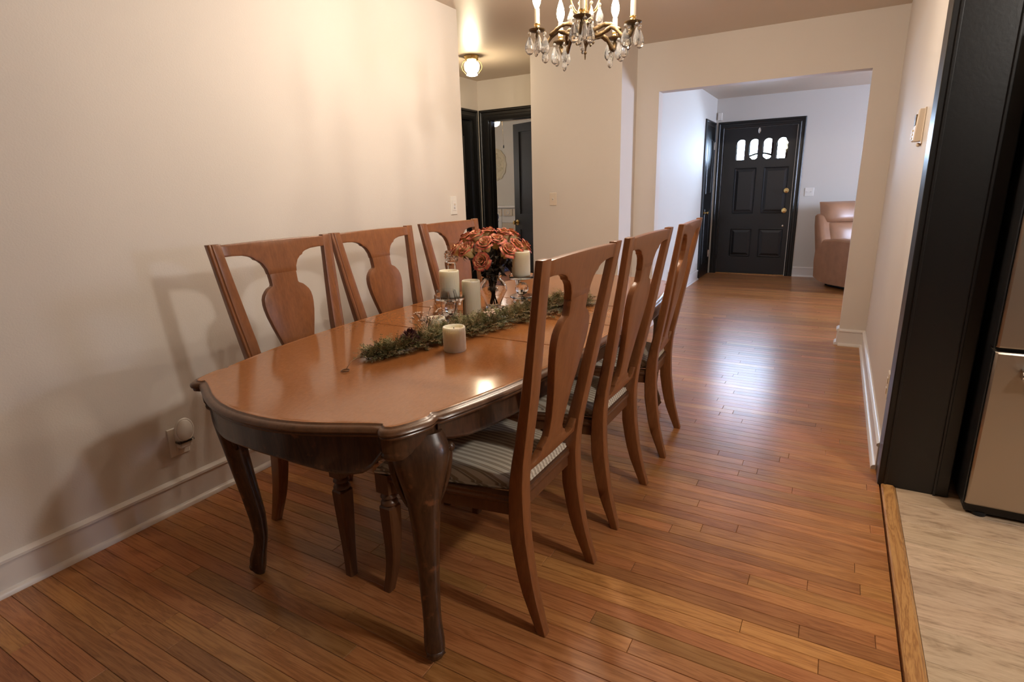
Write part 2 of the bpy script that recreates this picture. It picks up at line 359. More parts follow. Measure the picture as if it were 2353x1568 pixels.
while y < 8.78:
    for (a, b) in spans(y+PW/2):
        x = a - rnd.uniform(0, 0.9)
        while x < b:
            ln = rnd.choice((0.45, 0.7, 0.95, 1.2, 1.5)) * rnd.uniform(0.85, 1.15)
            x0, x1 = max(a, x), min(b, x+ln); x += ln
            if x1-x0 < 0.03: continue
            v = min(1, max(0, rnd.gauss(0.45, 0.2))); hue = rnd.random()
            if rnd.random() < 0.035: v = 1.0
            if rnd.random() < 0.06: v = 0.05
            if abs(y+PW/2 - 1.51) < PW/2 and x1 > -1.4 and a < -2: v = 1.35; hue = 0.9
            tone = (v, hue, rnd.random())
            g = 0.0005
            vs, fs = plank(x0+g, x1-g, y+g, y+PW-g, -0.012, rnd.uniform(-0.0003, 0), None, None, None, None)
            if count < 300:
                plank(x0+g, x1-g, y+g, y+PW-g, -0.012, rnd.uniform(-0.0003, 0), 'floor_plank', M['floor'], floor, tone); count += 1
            else:
                stuffv.add(vs, fs); stone += [tone]*9
    y += PW
me = bpy.data.meshes.new('distant_planks'); me.from_pydata(stuffv.v, [], stuffv.f); me.materials.append(M['floor'])
at_ = me.attributes.new('tone', 'FLOAT_VECTOR', 'FACE')
for i, t in enumerate(stone): at_.data[i].vector = t
o = bpy.data.objects.new('distant_planks', me); C.objects.link(o); o.parent = floor; o['kind'] = 'stuff'
# kitchen vinyl planks
VW = 0.152; y = 0.42
while y < 3.3:
    x = 0.335 - rnd.uniform(0, 0.8)
    while x < 3.4:
        x0, x1 = max(0.335, x), min(3.5, x+1.22); x += 1.22
        y1 = min(y+VW, 3.37)
        if x1-x0 > 0.03: plank(x0+0.0004, x1-0.0004, y+0.0004, y1-0.0004, -0.012, 0, 'vinyl_plank', M['vinyl'], floor, (rnd.random(), rnd.random(), rnd.random()), 0.0008)
    y += VW
# oak threshold between dining floor and kitchen, black gap on its left edge
rings = [[(x, yy, z) for x, z in ((0.281, 0), (0.281, 0.007), (0.286, 0.011), (0.324, 0.011), (0.334, 0.001), (0.334, 0))] for yy in (0.0, 0.9, 1.8, 2.668)]
S(MB().loft(rings).build('trim_1', M['oakstrip']))

# ---------------------------------------------------------------- black painted trim and doors
def casing_rect(name, axis, pos, a0, a1, top, w, sign, mat=None, parent=None, right=True, left=True):
    """moulded casing round an opening a0..a1 (outer edges) on the plane axis=pos, facing sign"""
    prof = [(0, 0), (0, 0.014), (0.010, 0.020), (0.022, 0.020), (0.030, 0.013), (0.055, 0.013), (0.063, 0.019), (0.078, 0.019), (w-0.006, 0.011), (w, 0.009), (w, 0)]
    mb = MB()
    def pt(u, z, d): return (pos+sign*d, u, z) if axis == 'x' else (u, pos+sign*d, z)
    k = w
    path = []
    if left: path.append(('L', 0))
    rings = []
    # mitred path: left bottom, left top, right top, right bottom
    R_ = []
    if left: R_.append([pt(a0+p, 0, d) for p, d in prof])
    R_.append([pt(a0+p, top-p, d) for p, d in prof])
    R_.append([pt(a1-p, top-p, d) for p, d in prof])
    if right: R_.append([pt(a1-p, 0, d) for p, d in prof])
    mb.loft(R_)
    return mb.build(name, mat or M['black'], parent, smooth=0.5)
# kitchen opening: deep black jamb standing proud of the right wall
t2 = MB().box(0.268, 0.515, 2.672, 2.820, 0, CZ)
S(t2.build('trim_2', M['black'], bevel=0.004))
S(MB().box(0.290, 0.300, 2.664, 2.672, 0, CZ).box(0.462, 0.472, 2.664, 2.672, 0, CZ).build('trim_3', M['black'], bevel=0.002))
# hall left door (closed, black)
d3 = S(casing_rect('trim_4', 'x', -3.58, 4.51, 5.54, 2.135, 0.11, 1))
def panel_door(name, w, h, t, mat, panels, holes=None):
    """door in local coords x 0..w, z 0..h, front face at y=0, back at y=t; recessed moulded panels"""
    mb = MB()
    xs = sorted({0, w} | {p[0] for p in panels} | {p[1] for p in panels} | ({q for hl in (holes or []) for q in hl[:2]}))
    zs = sorted({0, h} | {p[2] for p in panels} | {p[3] for p in panels} | ({q for hl in (holes or []) for q in hl[2:4]}))
    def inside(x, z, R_): return any(p[0] < x < p[1] and p[2] < z < p[3] for p in R_)
    for i in range(len(xs)-1):
        for j in range(len(zs)-1):
            cx, cz = (xs[i]+xs[i+1])/2, (zs[j]+zs[j+1])/2
            if inside(cx, cz, panels) or inside(cx, cz, holes or []): continue
            mb.box(xs[i], xs[i+1], 0, t, zs[j], zs[j+1])
    return mb.build(name, mat)
def raised_panel(parent, x0, x1, z0, z1, mat, front=1):
    mb = MB()
    def ring(i, y): return [(x0+i, y, z0+i), (x1-i, y, z0+i), (x1-i, y, z1-i), (x0+i, y, z1-i)]
    mb.loft([ring(0, 0.036), ring(0, 0.004), ring(0.008, 0.002), ring(0.014, 0.012), ring(0.022, 0.014), ring(0.055, 0.005), ring(0.058, 0.005)])
    return mb.build('panel', mat, parent)
def knob_mb(r=0.027): return MB().lathe([(0.032, 0), (0.033, -0.004), (0.012, -0.008), (0.011, -0.03), (r*0.8, -0.036), (r, -0.048), (r*0.9, -0.06), (0.001, -0.066)], 20, axis='Y')

# front door with four arched stained lites
FW = 0.921
LZ0, LZ1 = 1.60, 1.865
lites = [(0.155, 0.315), (0.325, 0.485), (0.500, 0.660), (0.675, 0.840)]
lites = [(a-0.003, b-0.003) for a, b in lites]
pans = [(0.165, 0.455, 0.86, 1.49), (0.545, 0.865, 0.86, 1.49), (0.165, 0.455, 0.245, 0.65), (0.545, 0.865, 0.245, 0.65)]
fd = panel_door('door_1', FW, 2.02, 0.044, M['blackmat'], [p for p in pans], holes=[(lites[0][0]-0.01, lites[-1][1]+0.01, 1.58, 1.885)])
S(fd); fd.location = (-1.523, 8.80, 0.008)
for p in pans: raised_panel(fd, *p, M['blackmat'])
# lite plate: one board pierced by four arches
def arch_pts(a, b, z0, z1, kind, n=14):
    r = (b-a)/2-0.012; c = (a+b)/2; pts = []
    zc = z1 - r
    if kind == 'oval':
        pts += [(c+r*0.25, z0), (c+r*0.8, z0+0.03), (c+r, z0+0.085)]
    else: pts += [(c+r, z0), (c+r, z0+0.085)]
    sh = 0.010
    pts += [(c+r, zc+0.008), (c+r-sh, zc+0.010)]
    for k in range(n+1):
        t = PI*k/n; pts.append((c+(r-sh)*math.cos(t), zc+0.012+(r-sh+0.0)*math.sin(t)))
    pts += [(c-r+sh, zc+0.010), (c-r, zc+0.008)]
    if kind == 'oval': pts += [(c-r, z0+0.085), (c-r*0.8, z0+0.03), (c-r*0.25, z0)]
    else: pts += [(c-r, z0+0.085), (c-r, z0)]
    return pts
x0L, x1L = lites[0][0]-0.01, lites[-1][1]+0.01
bm = bmesh.new()
for (yy) in (0.0, 0.044):
    edges = []
    bounds = [(x0L, 1.58), (x1L, 1.58), (x1L, 1.885), (x0L, 1.885)]
    loops = [bounds] + [arch_pts(a, b, LZ0, LZ1, 'oval' if i in (1, 2) else 'flat') for i, (a, b) in enumerate(lites)]
    for lp in loops:
        vs = [bm.verts.new((px, yy, pz)) for px, pz in lp]
        for i in range(len(vs)): edges.append(bm.edges.new((vs[i], vs[(i+1) % len(vs)])))
    bmesh.ops.triangle_fill(bm, edges=edges, use_beauty=True)
me = bpy.data.meshes.new('lite_board'); bm.to_mesh(me); bm.free()
lb = bpy.data.objects.new('lite_board', me); C.objects.link(lb); me.materials.append(M['blackmat']); lb.parent = fd
rim = MB()
for i, (a, b) in enumerate(lites):
    lp = arch_pts(a, b, LZ0, LZ1, 'oval' if i in (1, 2) else 'flat')
    rim.loft([[(px, yy, pz) for px, pz in lp] for yy in (0.0, 0.044)], cap=False)
rim.build('lite_rim', M['blackmat'], fd)
def pane_glass(name, col):
    """thin stained glass: tinted straight-through transmission with a little surface reflection"""
    m, nt, b = mat_new(name); out = nt.nodes['Material Output']; nt.nodes.remove(b)
    t = N(nt, 'ShaderNodeBsdfTransparent'); t.inputs[0].default_value = col; g = N(nt, 'ShaderNodeBsdfGlossy'); g.inputs['Roughness'].default_value = 0.03
    fr_ = N(nt, 'ShaderNodeFresnel'); mx = N(nt, 'ShaderNodeMixShader'); nt.links.new(fr_.outputs[0], mx.inputs[0]); nt.links.new(t.outputs[0], mx.inputs[1]); nt.links.new(g.outputs[0], mx.inputs[2]); nt.links.new(mx.outputs[0], out.inputs[0])
    return m
gl_clear = pane_glass('lite_glass', (0.80, 0.85, 0.85, 1)); gl_red = pane_glass('red_glass', (0.012, 0.0010, 0.0028, 1)); gl_green = pane_glass('green_glass', (0.002, 0.0075, 0.0035, 1))
gl_dark = pane_glass('grey_green_glass', (0.0010, 0.0024, 0.0022, 1)); 
for i, (a, b) in enumerate(lites):
    c = (a+b)/2; w_ = 0.008
    MB().box(a, b, 0.020, 0.0215, LZ0-0.01, LZ1+0.005).build('pane', gl_clear, fd)
    MB().box(b-0.042, b, 0.024, 0.0255, LZ0-0.01, LZ1+0.005).build('pane', gl_red, fd, label='red stained glass strip')
    MB().box(a, a+0.024, 0.024, 0.0255, LZ0-0.01, LZ1-0.05).build('pane', gl_green, fd, label='green stained glass strip')
    if i in (1, 2):
        sgn = 1 if i == 1 else -1
        mb = MB(); n = 8; top = []; bot = []
        for k in range(n+1):
            t = k/n; xx = a + (b-a)*t; u = t if sgn > 0 else 1-t
            top.append((xx, 0.028, LZ0+0.05+0.04*math.sin(u*PI/2))); bot.append((xx, 0.028, LZ0+0.02+0.045*math.sin(u*PI/2)))
        mb.loft([top+bot[::-1], [(p[0], 0.030, p[2]) for p in top+bot[::-1]]])
        mb.build('pane', gl_dark, fd, label='dark grey green stained glass arc')
kb = knob_mb().build('deadbolt', M['brass'], fd, smooth=0.6); kb.location = (0.855, 0, 1.168)
kb = knob_mb().build('door_knob', M['brass'], fd, smooth=0.6); kb.location = (0.850, 0, 0.898)
kb = MB().lathe([(0.012, 0), (0.012, -0.006), (0.001, -0.007)], 14, axis='Y').build('latch_plate', M['chrome'], fd); kb.location = (0.852, 0, 0.69)
kb = MB().lathe([(0.02, 0), (0.02, -0.008), (0.001, -0.012)], 20, axis='Y').xf(Matrix.Diagonal((0.8, 1, 1.9, 1))).build('door_knocker', M['chrome'], fd, smooth=0.6); kb.location = (0.452, 0, 1.975)
S(B('trim_5', -1.523, -0.60, 8.76, 8.90, 0.0, 0.012, M['oakstrip']))
S(casing_rect('trim_6', 'y', 8.79, -1.615, -0.500, 2.122, 0.092, -1))
S(MB().box(-1.530, -1.49, 8.846, 8.912, -0.02, 2.032).box(-0.635, -0.595, 8.846, 8.912, -0.02, 2.032).box(-1.49, -0.635, 8.846, 8.905, 1.995, 2.029).build('trim_10', M['blackmat']))  # stop strips added behind the door slab to seal light leaks
S(B('floor_light_block', -4.5, 3.5, 8.915, 12.5, -0.12, -0.02, simple('concrete', srgb(150, 146, 140), 0.85)))  # unseen slab added outside to keep sky light from leaking in below
# closet door on the living room's left wall
S(casing_rect('trim_7', 'x', -1.65, 8.07, 8.745, 2.118, 0.085, 1))
cd = MB().box(0, 0.505, 0, 0.02, 0, 2.025).build('door_2', M['black'], bevel=0.002); S(cd)
cd.rotation_euler = (0, 0, PI/2); cd.location = (-1.6295, 8.155, 0.005)
for (z0, z1) in ((0.18, 0.95), (1.15, 1.88)):
    mb = MB(); R4 = lambda i, yy: [(0.08+i, yy, z0+i), (0.425-i, yy, z0+i), (0.425-i, yy, z1-i), (0.08+i, yy, z1-i)]
    mb.loft([R4(0, 0.0), R4(0.006, -0.006), R4(0.018, -0.006), R4(0.024, -0.001)]); mb.build('panel', M['black'], cd)
kb = knob_mb(0.022).build('door_knob', M['brass'], cd, smooth=0.6); kb.location = (0.05, 0, 0.90)
for z in (1.80, 0.30):
    h = MB().box(0.470, 0.500, -0.004, 0, z-0.05, z+0.05).box(0.506, 0.53, -0.004, 0, z-0.05, z+0.05).lathe([(0.006, -0.052), (0.006, 0.052)], 10, (0.503, -0.005, z)).build('hinge', M['chrome'], cd)
# hall closed door
hd = MB().box(0.008, 0.798, 0, 0.035, 0, 2.03).build('door_3', M['black']); S(hd); hd.rotation_euler = (0, 0, PI/2); hd.location = (-3.60, 4.62, 0.004)
for (z0, z1) in ((0.2, 0.9), (1.1, 1.88)):
    mb = MB(); R4 = lambda i, yy: [(0.12+i, yy, z0+i), (0.69-i, yy, z0+i), (0.69-i, yy, z1-i), (0.12+i, yy, z1-i)]
    mb.loft([R4(0, 0.0), R4(0.006, -0.008), R4(0.02, -0.008), R4(0.03, -0.001)]); mb.build('panel', M['black'], hd)
S(MB().box(-3.70, -3.576, 5.420, 5.434, 0, 2.05).box(-3.70, -3.576, 4.612, 4.626, 0, 2.05).box(-3.70, -3.576, 4.626, 5.420, 2.036, 2.05).build('trim_11', M['black']))
# bedroom doorway with open leaf
S(casing_rect('trim_8', 'y', 5.57, -3.565, -2.585, 2.135, 0.105, -1))
S(MB().box(-3.465, -3.449, 5.565, 5.70, 0, 2.036).box(-2.701, -2.685, 5.565, 5.70, 0, 2.036).box(-3.449, -2.701, 5.565, 5.70, 2.022, 2.036)
  .box(-3.449, -3.437, 5.60, 5.64, 0, 2.022).build('trim_9', M['black'], bevel=0.002))
bdp = [(0.10, 0.64, 1.0, 1.92), (0.10, 0.64, 0.2, 0.82)]
bd = panel_door('door_4', 0.745, 2.01, 0.036, M['blackmat'], bdp); S(bd)
for p in bdp:
    q = MB().box(p[0], p[1], 0.012, 0.024, p[2], p[3]).build('panel', M['blackmat'], bd)
ang = math.atan2(0.28, 0.693)
bd.location = (-2.705 - 0.745*math.cos(ang), 5.735 + 0.745*math.sin(ang), 0.006); bd.rotation_euler = (0, 0, -ang)
kb = knob_mb(0.024).build('door_knob', M['brass'], bd, smooth=0.6); kb.location = (0.05, 0, 0.90)

# ---------------------------------------------------------------- dining table
TC = Vector((-1.240, 2.0741, 0)); TR = -0.0122
table = empty('dining_table', TC, TR, 'long brown dining table with scalloped top edge and curved cabriole legs', 'table')
quad = [(0, -1.305), (0.05, -1.3035), (0.10, -1.298), (0.15, -1.288), (0.20, -1.274), (0.25, -1.255), (0.30, -1.232), (0.34, -1.213), (0.37, -1.200), (0.386, -1.193), (0.392, -1.201),
        (0.408, -1.206), (0.43, -1.196), (0.447, -1.176), (0.458, -1.150), (0.466, -1.125), (0.4725, -1.100), (0.472, -1.085), (0.466, -1.072), (0.463, -1.062), (0.474, -1.052), (0.488, -0.99), (0.503, -0.92), (0.52, -0.82), (0.534, -0.70), (0.545, -0.55), (0.552, -0.36), (0.555, -0.18), (0.556, 0)]
quad = [(u*0.925*(1+0.092*(1-(v/1.3)**2)), v*0.9858) for u, v in quad]
right = quad + [(u, -v) for u, v in quad[-2::-1]]          # near end centre -> far end centre along +u
full = right + [(-u, v) for u, v in right[-2:0:-1]]
def normals(pts, closed=True):
    out = []; n = len(pts)
    for i in range(n):
        a = pts[(i-1) % n]; b = pts[(i+1) % n]; tx, ty = b[0]-a[0], b[1]-a[1]; l = math.hypot(tx, ty) or 1
        out.append((ty/l, -tx/l))
    return out
fulln_ = normals(full)
def smooth_n(i):
    ax_, ay_ = 0, 0
    for j in range(len(full)):
        d_ = math.hypot(full[j][0]-full[i][0], full[j][1]-full[i][1])
        if d_ < 0.05:
            w_ = (1-d_/0.05)*(math.hypot(full[(j+1) % len(full)][0]-full[j-1][0], full[(j+1) % len(full)][1]-full[j-1][1])); ax_ += fulln_[j][0]*w_; ay_ += fulln_[j][1]*w_
    l_ = math.hypot(ax_, ay_) or 1; return (ax_/l_, ay_/l_)
fulln = [smooth_n(i) for i in range(len(full))]
tprof_ = [(0.0370, 0.7492), (0.0300, 0.7492), (0.0262, 0.7505), (0.0225, 0.7495), (0.0195, 0.7450), (0.0150, 0.7438), (0.0085, 0.7420), (0.0030, 0.7370), (0.0, 0.7300), (0.0025, 0.7235), (0.0085, 0.7195), (0.0065, 0.7150), (0.0080, 0.7090), (0.0150, 0.7050), (0.05, 0.7050)]
tprof = [(a, 0.7505-(0.7505-z)*0.72) for a, z in tprof_]
cuts = [-1.4, -0.36, 0.0, 0.36, 1.4]
for k in range(4):
    lo, hi = cuts[k]+0.0007, cuts[k+1]-0.0007
    loop = []
    for i in range(len(full)):
        p = full[i]; q = full[(i+1) % len(full)]
        if lo <= p[1] <= hi: loop.append((p, fulln[i]))
        for c in (lo, hi):
            if (p[1]-c)*(q[1]-c) < 0:
                t = (c-p[1])/(q[1]-p[1]); loop.append(((p[0]+(q[0]-p[0])*t, c), (1 if p[0] > 0 else -1, 0)))
    rings = [[(p[0]-n[0]*i, p[1]-n[1]*i if not (abs(p[1]-lo) < 1e-6 or abs(p[1]-hi) < 1e-6) else p[1], z) for p, n in loop] for i, z in tprof]
    o = MB().loft(rings).build('tabletop_section', M['table'], table, smooth=0.75)
    o.data.materials.append(M['tablerim'])
    for p in o.data.polygons:
        if p.center.z < 0.7483: p.material_index = 1
# apron: end aprons bowed with scalloped lower edge, side aprons
def apron(pts, low, th=0.02):
    """pts: plan polyline, low(t) lower edge height"""
    n = len(pts); mb = MB(); rings = []
    for i, p in enumerate(pts):
        a = pts[max(0, i-1)]; b = pts[min(n-1, i+1)]; tx, ty = b[0]-a[0], b[1]-a[1]; l = math.hypot(tx, ty); nx, ny = ty/l, -tx/l
        z0 = low(i/(n-1))
        rings.append([(p[0], p[1], 0.7185), (p[0], p[1], z0+0.012), (p[0]+nx*0.004, p[1]+ny*0.004, z0+0.006), (p[0], p[1], z0), (p[0]-nx*th, p[1]-ny*th, z0), (p[0]-nx*th, p[1]-ny*th, 0.7185)])
    return mb.loft(rings)
def end_low(t):
    s = abs(2*t-1)
    return lerp([(0, 0.632), (0.25, 0.628), (0.5, 0.614), (0.66, 0.606), (0.80, 0.612), (0.88, 0.632), (0.93, 0.660), (0.96, 0.668), (1.0, 0.69)], s)
def side_low(t):
    s = abs(2*t-1); return lerp([(0, 0.645), (0.6, 0.645), (0.8, 0.640), (0.92, 0.648), (0.97, 0.665), (1.0, 0.675)], s)
for sgn in (1, -1):
    pts = []
    for i in range(33):
        u = -0.37+0.74*i/32; v = -lerp([(0, 1.245), (0.1, 1.237), (0.2, 1.212), (0.3, 1.178), (0.37, 1.150)], abs(u)); pts.append((u*sgn, v*sgn))
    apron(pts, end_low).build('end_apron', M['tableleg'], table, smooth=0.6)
    pts = []
    for i in range(41):
        v = -1.035+2.07*i/40; u = lerp([(0, 0.512), (0.36, 0.506), (0.7, 0.484), (0.9, 0.454), (1.035, 0.430)], abs(v)); pts.append((u*sgn, v*sgn))
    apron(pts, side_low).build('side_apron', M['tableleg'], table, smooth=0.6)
# cabriole legs; profile: (z, centre offset outward along the diagonal, radial half-depth, half-width across)
legp = [(0.0, -0.008, 0.012, 0.013), (0.010, -0.004, 0.020, 0.020), (0.026, -0.002, 0.0265, 0.026), (0.045, -0.003, 0.0285, 0.029), (0.068, -0.006, 0.0285, 0.029), (0.09, -0.012, 0.0265, 0.027), (0.12, -0.021, 0.0235, 0.0255),
        (0.16, -0.026, 0.0235, 0.026), (0.225, -0.024, 0.0275, 0.028), (0.30, -0.015, 0.0295, 0.030), (0.37, -0.006, 0.0315, 0.033), (0.45, 0.004, 0.034, 0.038), (0.51, 0.010, 0.037, 0.044), (0.56, 0.013, 0.041, 0.054), (0.60, 0.013, 0.045, 0.064), (0.635, 0.010, 0.048, 0.072), (0.66, 0.004, 0.048, 0.074), (0.678, -0.004, 0.046, 0.068), (0.700, -0.010, 0.040, 0.060)]
def table_leg(su, sv):
    mb = MB(); rings = []
    D = Vector((su, sv, 0)).normalized(); T = Vector((-D.y, D.x, 0)); base = Vector((su*0.392, sv*1.066, 0))
    n = 20
    for z, c, rd, rw in legp:
        ring = []
        for j in range(n):
            a = 2*PI*j/n; ca, sa = math.cos(a), math.sin(a); e = 0.72
            x = math.copysign(abs(ca)**e, ca)*rd; yv = math.copysign(abs(sa)**e, sa)*rw
            if x < 0: x *= 0.9
            ring.append(base + D*(c+x) + T*yv + Vector((0, 0, z)))
        rings.append(ring)
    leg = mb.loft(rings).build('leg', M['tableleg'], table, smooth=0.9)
    # corner block under the top: follows the ear of the outline
    bx = MB(); ear = [p for p in quad if p[0] > 0.33 and p[1] < -0.99]
    o_ = [(u*0.955*su, v*0.975*sv*-1) for u, v in ear]
    o_ = [(su*(u-0.020), sv*(-v-0.020)) for u, v in ear] + [(su*0.40, sv*0.97), (su*0.34, sv*0.97), (su*0.28, sv*1.04), (su*0.28, sv*1.11)]
    cx = sum(p[0] for p in o_)/len(o_); cy = sum(p[1] for p in o_)/len(o_)
    rr = []
    for z, s in ((0.652, 0.84), (0.660, 0.93), (0.668, 0.955), (0.674, 0.93), (0.682, 0.985), (0.7185, 1.0)):
        rr.append([(cx+(p[0]-cx)*s, cy+(p[1]-cy)*s, z) for p in o_])
    bx.loft(rr).build('corner_block', M['tableleg'], leg, smooth=0.6)
    # carved side brackets (scroll ears) flanking the knee
    for s_ in (-1, 1):
        br = MB(); path = []; rad = []
        for k in range(12):
            t = k/11; z = 0.655-0.16*t; w = 0.070-0.030*t + 0.010*math.sin(t*PI)
            path.append(base + D*(0.006-0.01*t) + T*(s_*w) + Vector((0, 0, z))); rad.append(0.011*(1-0.6*t)+0.002)
        br.tube(path, rad, 8)
        br.sphere(path[0] + T*s_*0.006 + Vector((0, 0, -0.004)), 0.013, 10, 8)
        br.build('knee_bracket', M['tableleg'], leg, smooth=True)
    # scroll toe
    sc = MB(); sc.tube([base + D*(0.014) + T*(-0.024) + Vector((0, 0, 0.038)), base + D*(0.019) + Vector((0, 0, 0.030)), base + D*(0.014) + T*0.024 + Vector((0, 0, 0.038))], [0.009, 0.0125, 0.009], 10)
    sc.build('toe_scroll', M['tableleg'], leg, smooth=True)
for su in (-1, 1):
    for sv in (-1, 1): table_leg(su, sv)

# ---------------------------------------------------------------- dining chairs
DB = [(0, .279), (.05, .266), (.1, .252), (.15, .241), (.2, .232), (.3, .219), (.4, .213), (.47, .214), (.55, .223), (.65, .241), (.75, .260), (.85, .276), (.95, .292), (1.04, .307), (1.122, .321)]
DF = [(0, .247), (.05, .228), (.1, .206), (.15, .191), (.2, .179), (.3, .163), (.4, .160), (.47, .166), (.55, .182), (.65, .206), (.75, .226), (.85, .247), (.95, .266), (1.04, .282), (1.122, .296)]
OW = [(0, .205), (.2, .203), (.45, .206), (.6, .219), (.735, .232), (.907, .250), (1.122, .270)]
WD = [(0, .030), (.1, .034), (.3, .044), (.45, .048), (.735, .055), (.907, .053), (1.07, .048), (1.122, .048)]
zs_post = [0, .03, .07, .12, .17, .23, .3, .37, .43, .49, .55, .62, .69, .76, .83, .9, .97, 1.03, 1.075, 1.122]
def back_y(z): return -(lerp(DB, z)+lerp(DF, z))/2
def make_chair():
    root = empty('dining_chair', (0, 0, 0))
    for s in (-1, 1):
        rings = []
        for z in zs_post:
            yb, yf = -lerp(DB, z), -lerp(DF, z); o_ = lerp(OW, z); i_ = o_-lerp(WD, z); g = 0.006
            r = [(o_, yb), (o_, yf-0.006), (o_-0.006, yf-0.001), (o_-0.013, yf-0.004), (o_-0.016, yf), (i_, yf), (i_, yb)]
            rings.append([(s*x, y_, z) for x, y_ in r])
        MB().loft(rings).build('rear_post', M['chair'], root, smooth=0.5, bevel=0.004, angle=0.9)
    # crest rail with the arched openings below
    cols = [(-.224, 1.075), (-.19, 1.0755), (-.15, 1.073), (-.122, 1.066), (-.110, 1.060), (-.104, 1.052), (-.092, 1.047), (-.078, 1.034), (-.066, 1.012), (-.062, .99)]
    lowc = cols + [(-x, z) for x, z in cols[::-1]]
    ztop = lambda x: 1.120 - 0.003*(x/.22)**2
    th = 0.012
    def rail_prof(x, z0):
        zt = ztop(x); nz = 5; fr = []; bk = []
        for k in range(nz+1):
            z = z0+(zt-z0)*k/nz; yc = back_y(z)
            fr.append((x, yc+th, z)); bk.append((x, yc-th, z))
        return fr + bk[::-1]
    MB().loft([rail_prof(x, z) for x, z in lowc]).build('crest_rail', M['chair'], root, smooth=0.5, bevel=0.003, angle=0.9)
    # vase shaped splat
    sp = [(1.035, .054), (1.00, .0575), (.985, .0595), (.97, .0585), (.952, .058), (.946, .0605), (.938, .078), (.928, .089), (.915, .1), (.9, .1065), (.88, .109), (.86, .108), (.83, .103), (.79, .0925), (.737, .0765), (.69, .064), (.64, .054), (.60, .0485), (.57, .050), (.555, .060), (.545, .078), (.538, .080), (.532, .080)]
    rings = []
    for z, w in sp:
        yc = back_y(z); t_ = 0.0118
        rings.append([(-w, yc-t_, z), (-w*0.3, yc-t_, z), (w*0.3, yc-t_, z), (w, yc-t_, z), (w, yc+t_, z), (w*0.3, yc+t_, z), (-w*0.3, yc+t_, z), (-w, yc+t_, z)])
    MB().loft(rings).build('splat', M['chair'], root, smooth=0.5, bevel=0.003, angle=0.9)
    # lower back rail holding the splat, top edge sweeping up to splat and posts
    rings = []
    for i in range(15):
        x = -0.165+0.33*i/14; ax = abs(x)
        zt = lerp([(0, .545), (.078, .545), (.092, .524), (.12, .516), (.148, .522), (.165, .548)], ax); zb = lerp([(0, .495), (.165, .500)], ax)
        yc = back_y((zt+zb)/2); rings.append([(x, back_y(zb)-.012, zb), (x, back_y(zt)-.012, zt), (x, back_y(zt)+.012, zt), (x, back_y(zb)+.012, zb)])
    MB().loft(rings).build('shoe_rail', M['chair'], root, smooth=0.5, bevel=0.002, angle=0.9)
    # seat frame
    yr, yf_, wr, wf_ = -0.175, 0.272, 0.192, 0.268
    def side_pt(t, off=0): return (wr+(wf_-wr)*t+off, yr+(yf_-yr)*t)
    def front_pt(x, off=0): return (x, yf_+off+0.030*(1-(x/wf_)**2))
    fr = MB()
    def rail(pts, z0=0.372, z1=0.436, th=0.02):
        n = len(pts); rg = []
        for i, p in enumerate(pts):
            a = pts[max(0, i-1)]; b = pts[min(n-1, i+1)]; tx, ty = b[0]-a[0], b[1]-a[1]; l = math.hypot(tx, ty); nx, ny = ty/l, -tx/l
            rg.append([(p[0], p[1], z0), (p[0], p[1], z0+0.036), (p[0]+nx*0.005, p[1]+ny*0.005, z0+0.040), (p[0]+nx*0.007, p[1]+ny*0.007, z0+0.048), (p[0]+nx*0.004, p[1]+ny*0.004, z0+0.054), (p[0]+nx*0.006, p[1]+ny*0.006, z1),
                       (p[0]-nx*th, p[1]-ny*th, z1), (p[0]-nx*th, p[1]-ny*th, z0)])
        return MB().loft(rg)
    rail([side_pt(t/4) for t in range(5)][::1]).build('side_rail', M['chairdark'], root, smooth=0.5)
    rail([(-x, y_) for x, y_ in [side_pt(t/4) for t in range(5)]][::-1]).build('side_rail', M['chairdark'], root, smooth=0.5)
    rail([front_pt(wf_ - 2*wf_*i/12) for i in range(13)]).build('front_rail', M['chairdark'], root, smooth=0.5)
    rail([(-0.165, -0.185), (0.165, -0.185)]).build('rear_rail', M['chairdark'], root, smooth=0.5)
    # cushion
    def cush(u, v):
        a = 2*u-1; t = v; e = 0.006
        w = 0.158+(wf_+0.004-0.158)*t if t > 0.08 else 0.158+(wf_+0.004-0.158)*t
        yv = -0.178 + (yf_+0.178+0.030*(1-a*a)+0.002)*t
        sa = 1-abs(a)**5; sb = 1-abs(2*t-1)**6
        z = 0.452 + 0.036*math.sqrt(max(0, sa*sb)) + 0.014*(1-a*a)*(1-(2*t-1)**2)
        return (a*w, yv, z)
    mb = MB().grid(cush, 28, 28); nv = 29
    rim_i = [i*nv for i in range(29)] + [28*nv+j for j in range(1, 29)] + [i*nv+28 for i in range(27, -1, -1)] + [j for j in range(27, 0, -1)]
    low = [(mb.v[i][0], mb.v[i][1], 0.434) for i in rim_i]; o0 = len(mb.v); mb.v += low; k = len(rim_i)
    for i in range(k): mb.f.append((rim_i[i], rim_i[(i+1) % k], o0+(i+1) % k, o0+i))
    mb.f.append(tuple(o0+i for i in range(k)))
    cu = mb.build('seat_cushion', M['fabric'], root, smooth=0.9)
    wp = MB(); path = [Vector((mb.v[i][0]*1.008, mb.v[i][1]+(0.002 if mb.v[i][1] > 0 else 0), 0.441)) for i in rim_i[::1]]
    rg = []
    for i, p in enumerate(path):
        t = (path[(i+1) % k]-path[i-1]).normalized(); u_ = t.cross(Vector((0, 0, 1))).normalized()
        rg.append([p+(u_*math.cos(q*PI/3)+Vector((0, 0, 1))*math.sin(q*PI/3))*0.0045 for q in range(6)])
    wp.loft(rg, closed=True).build('welting', M['fabric'], cu, smooth=True)
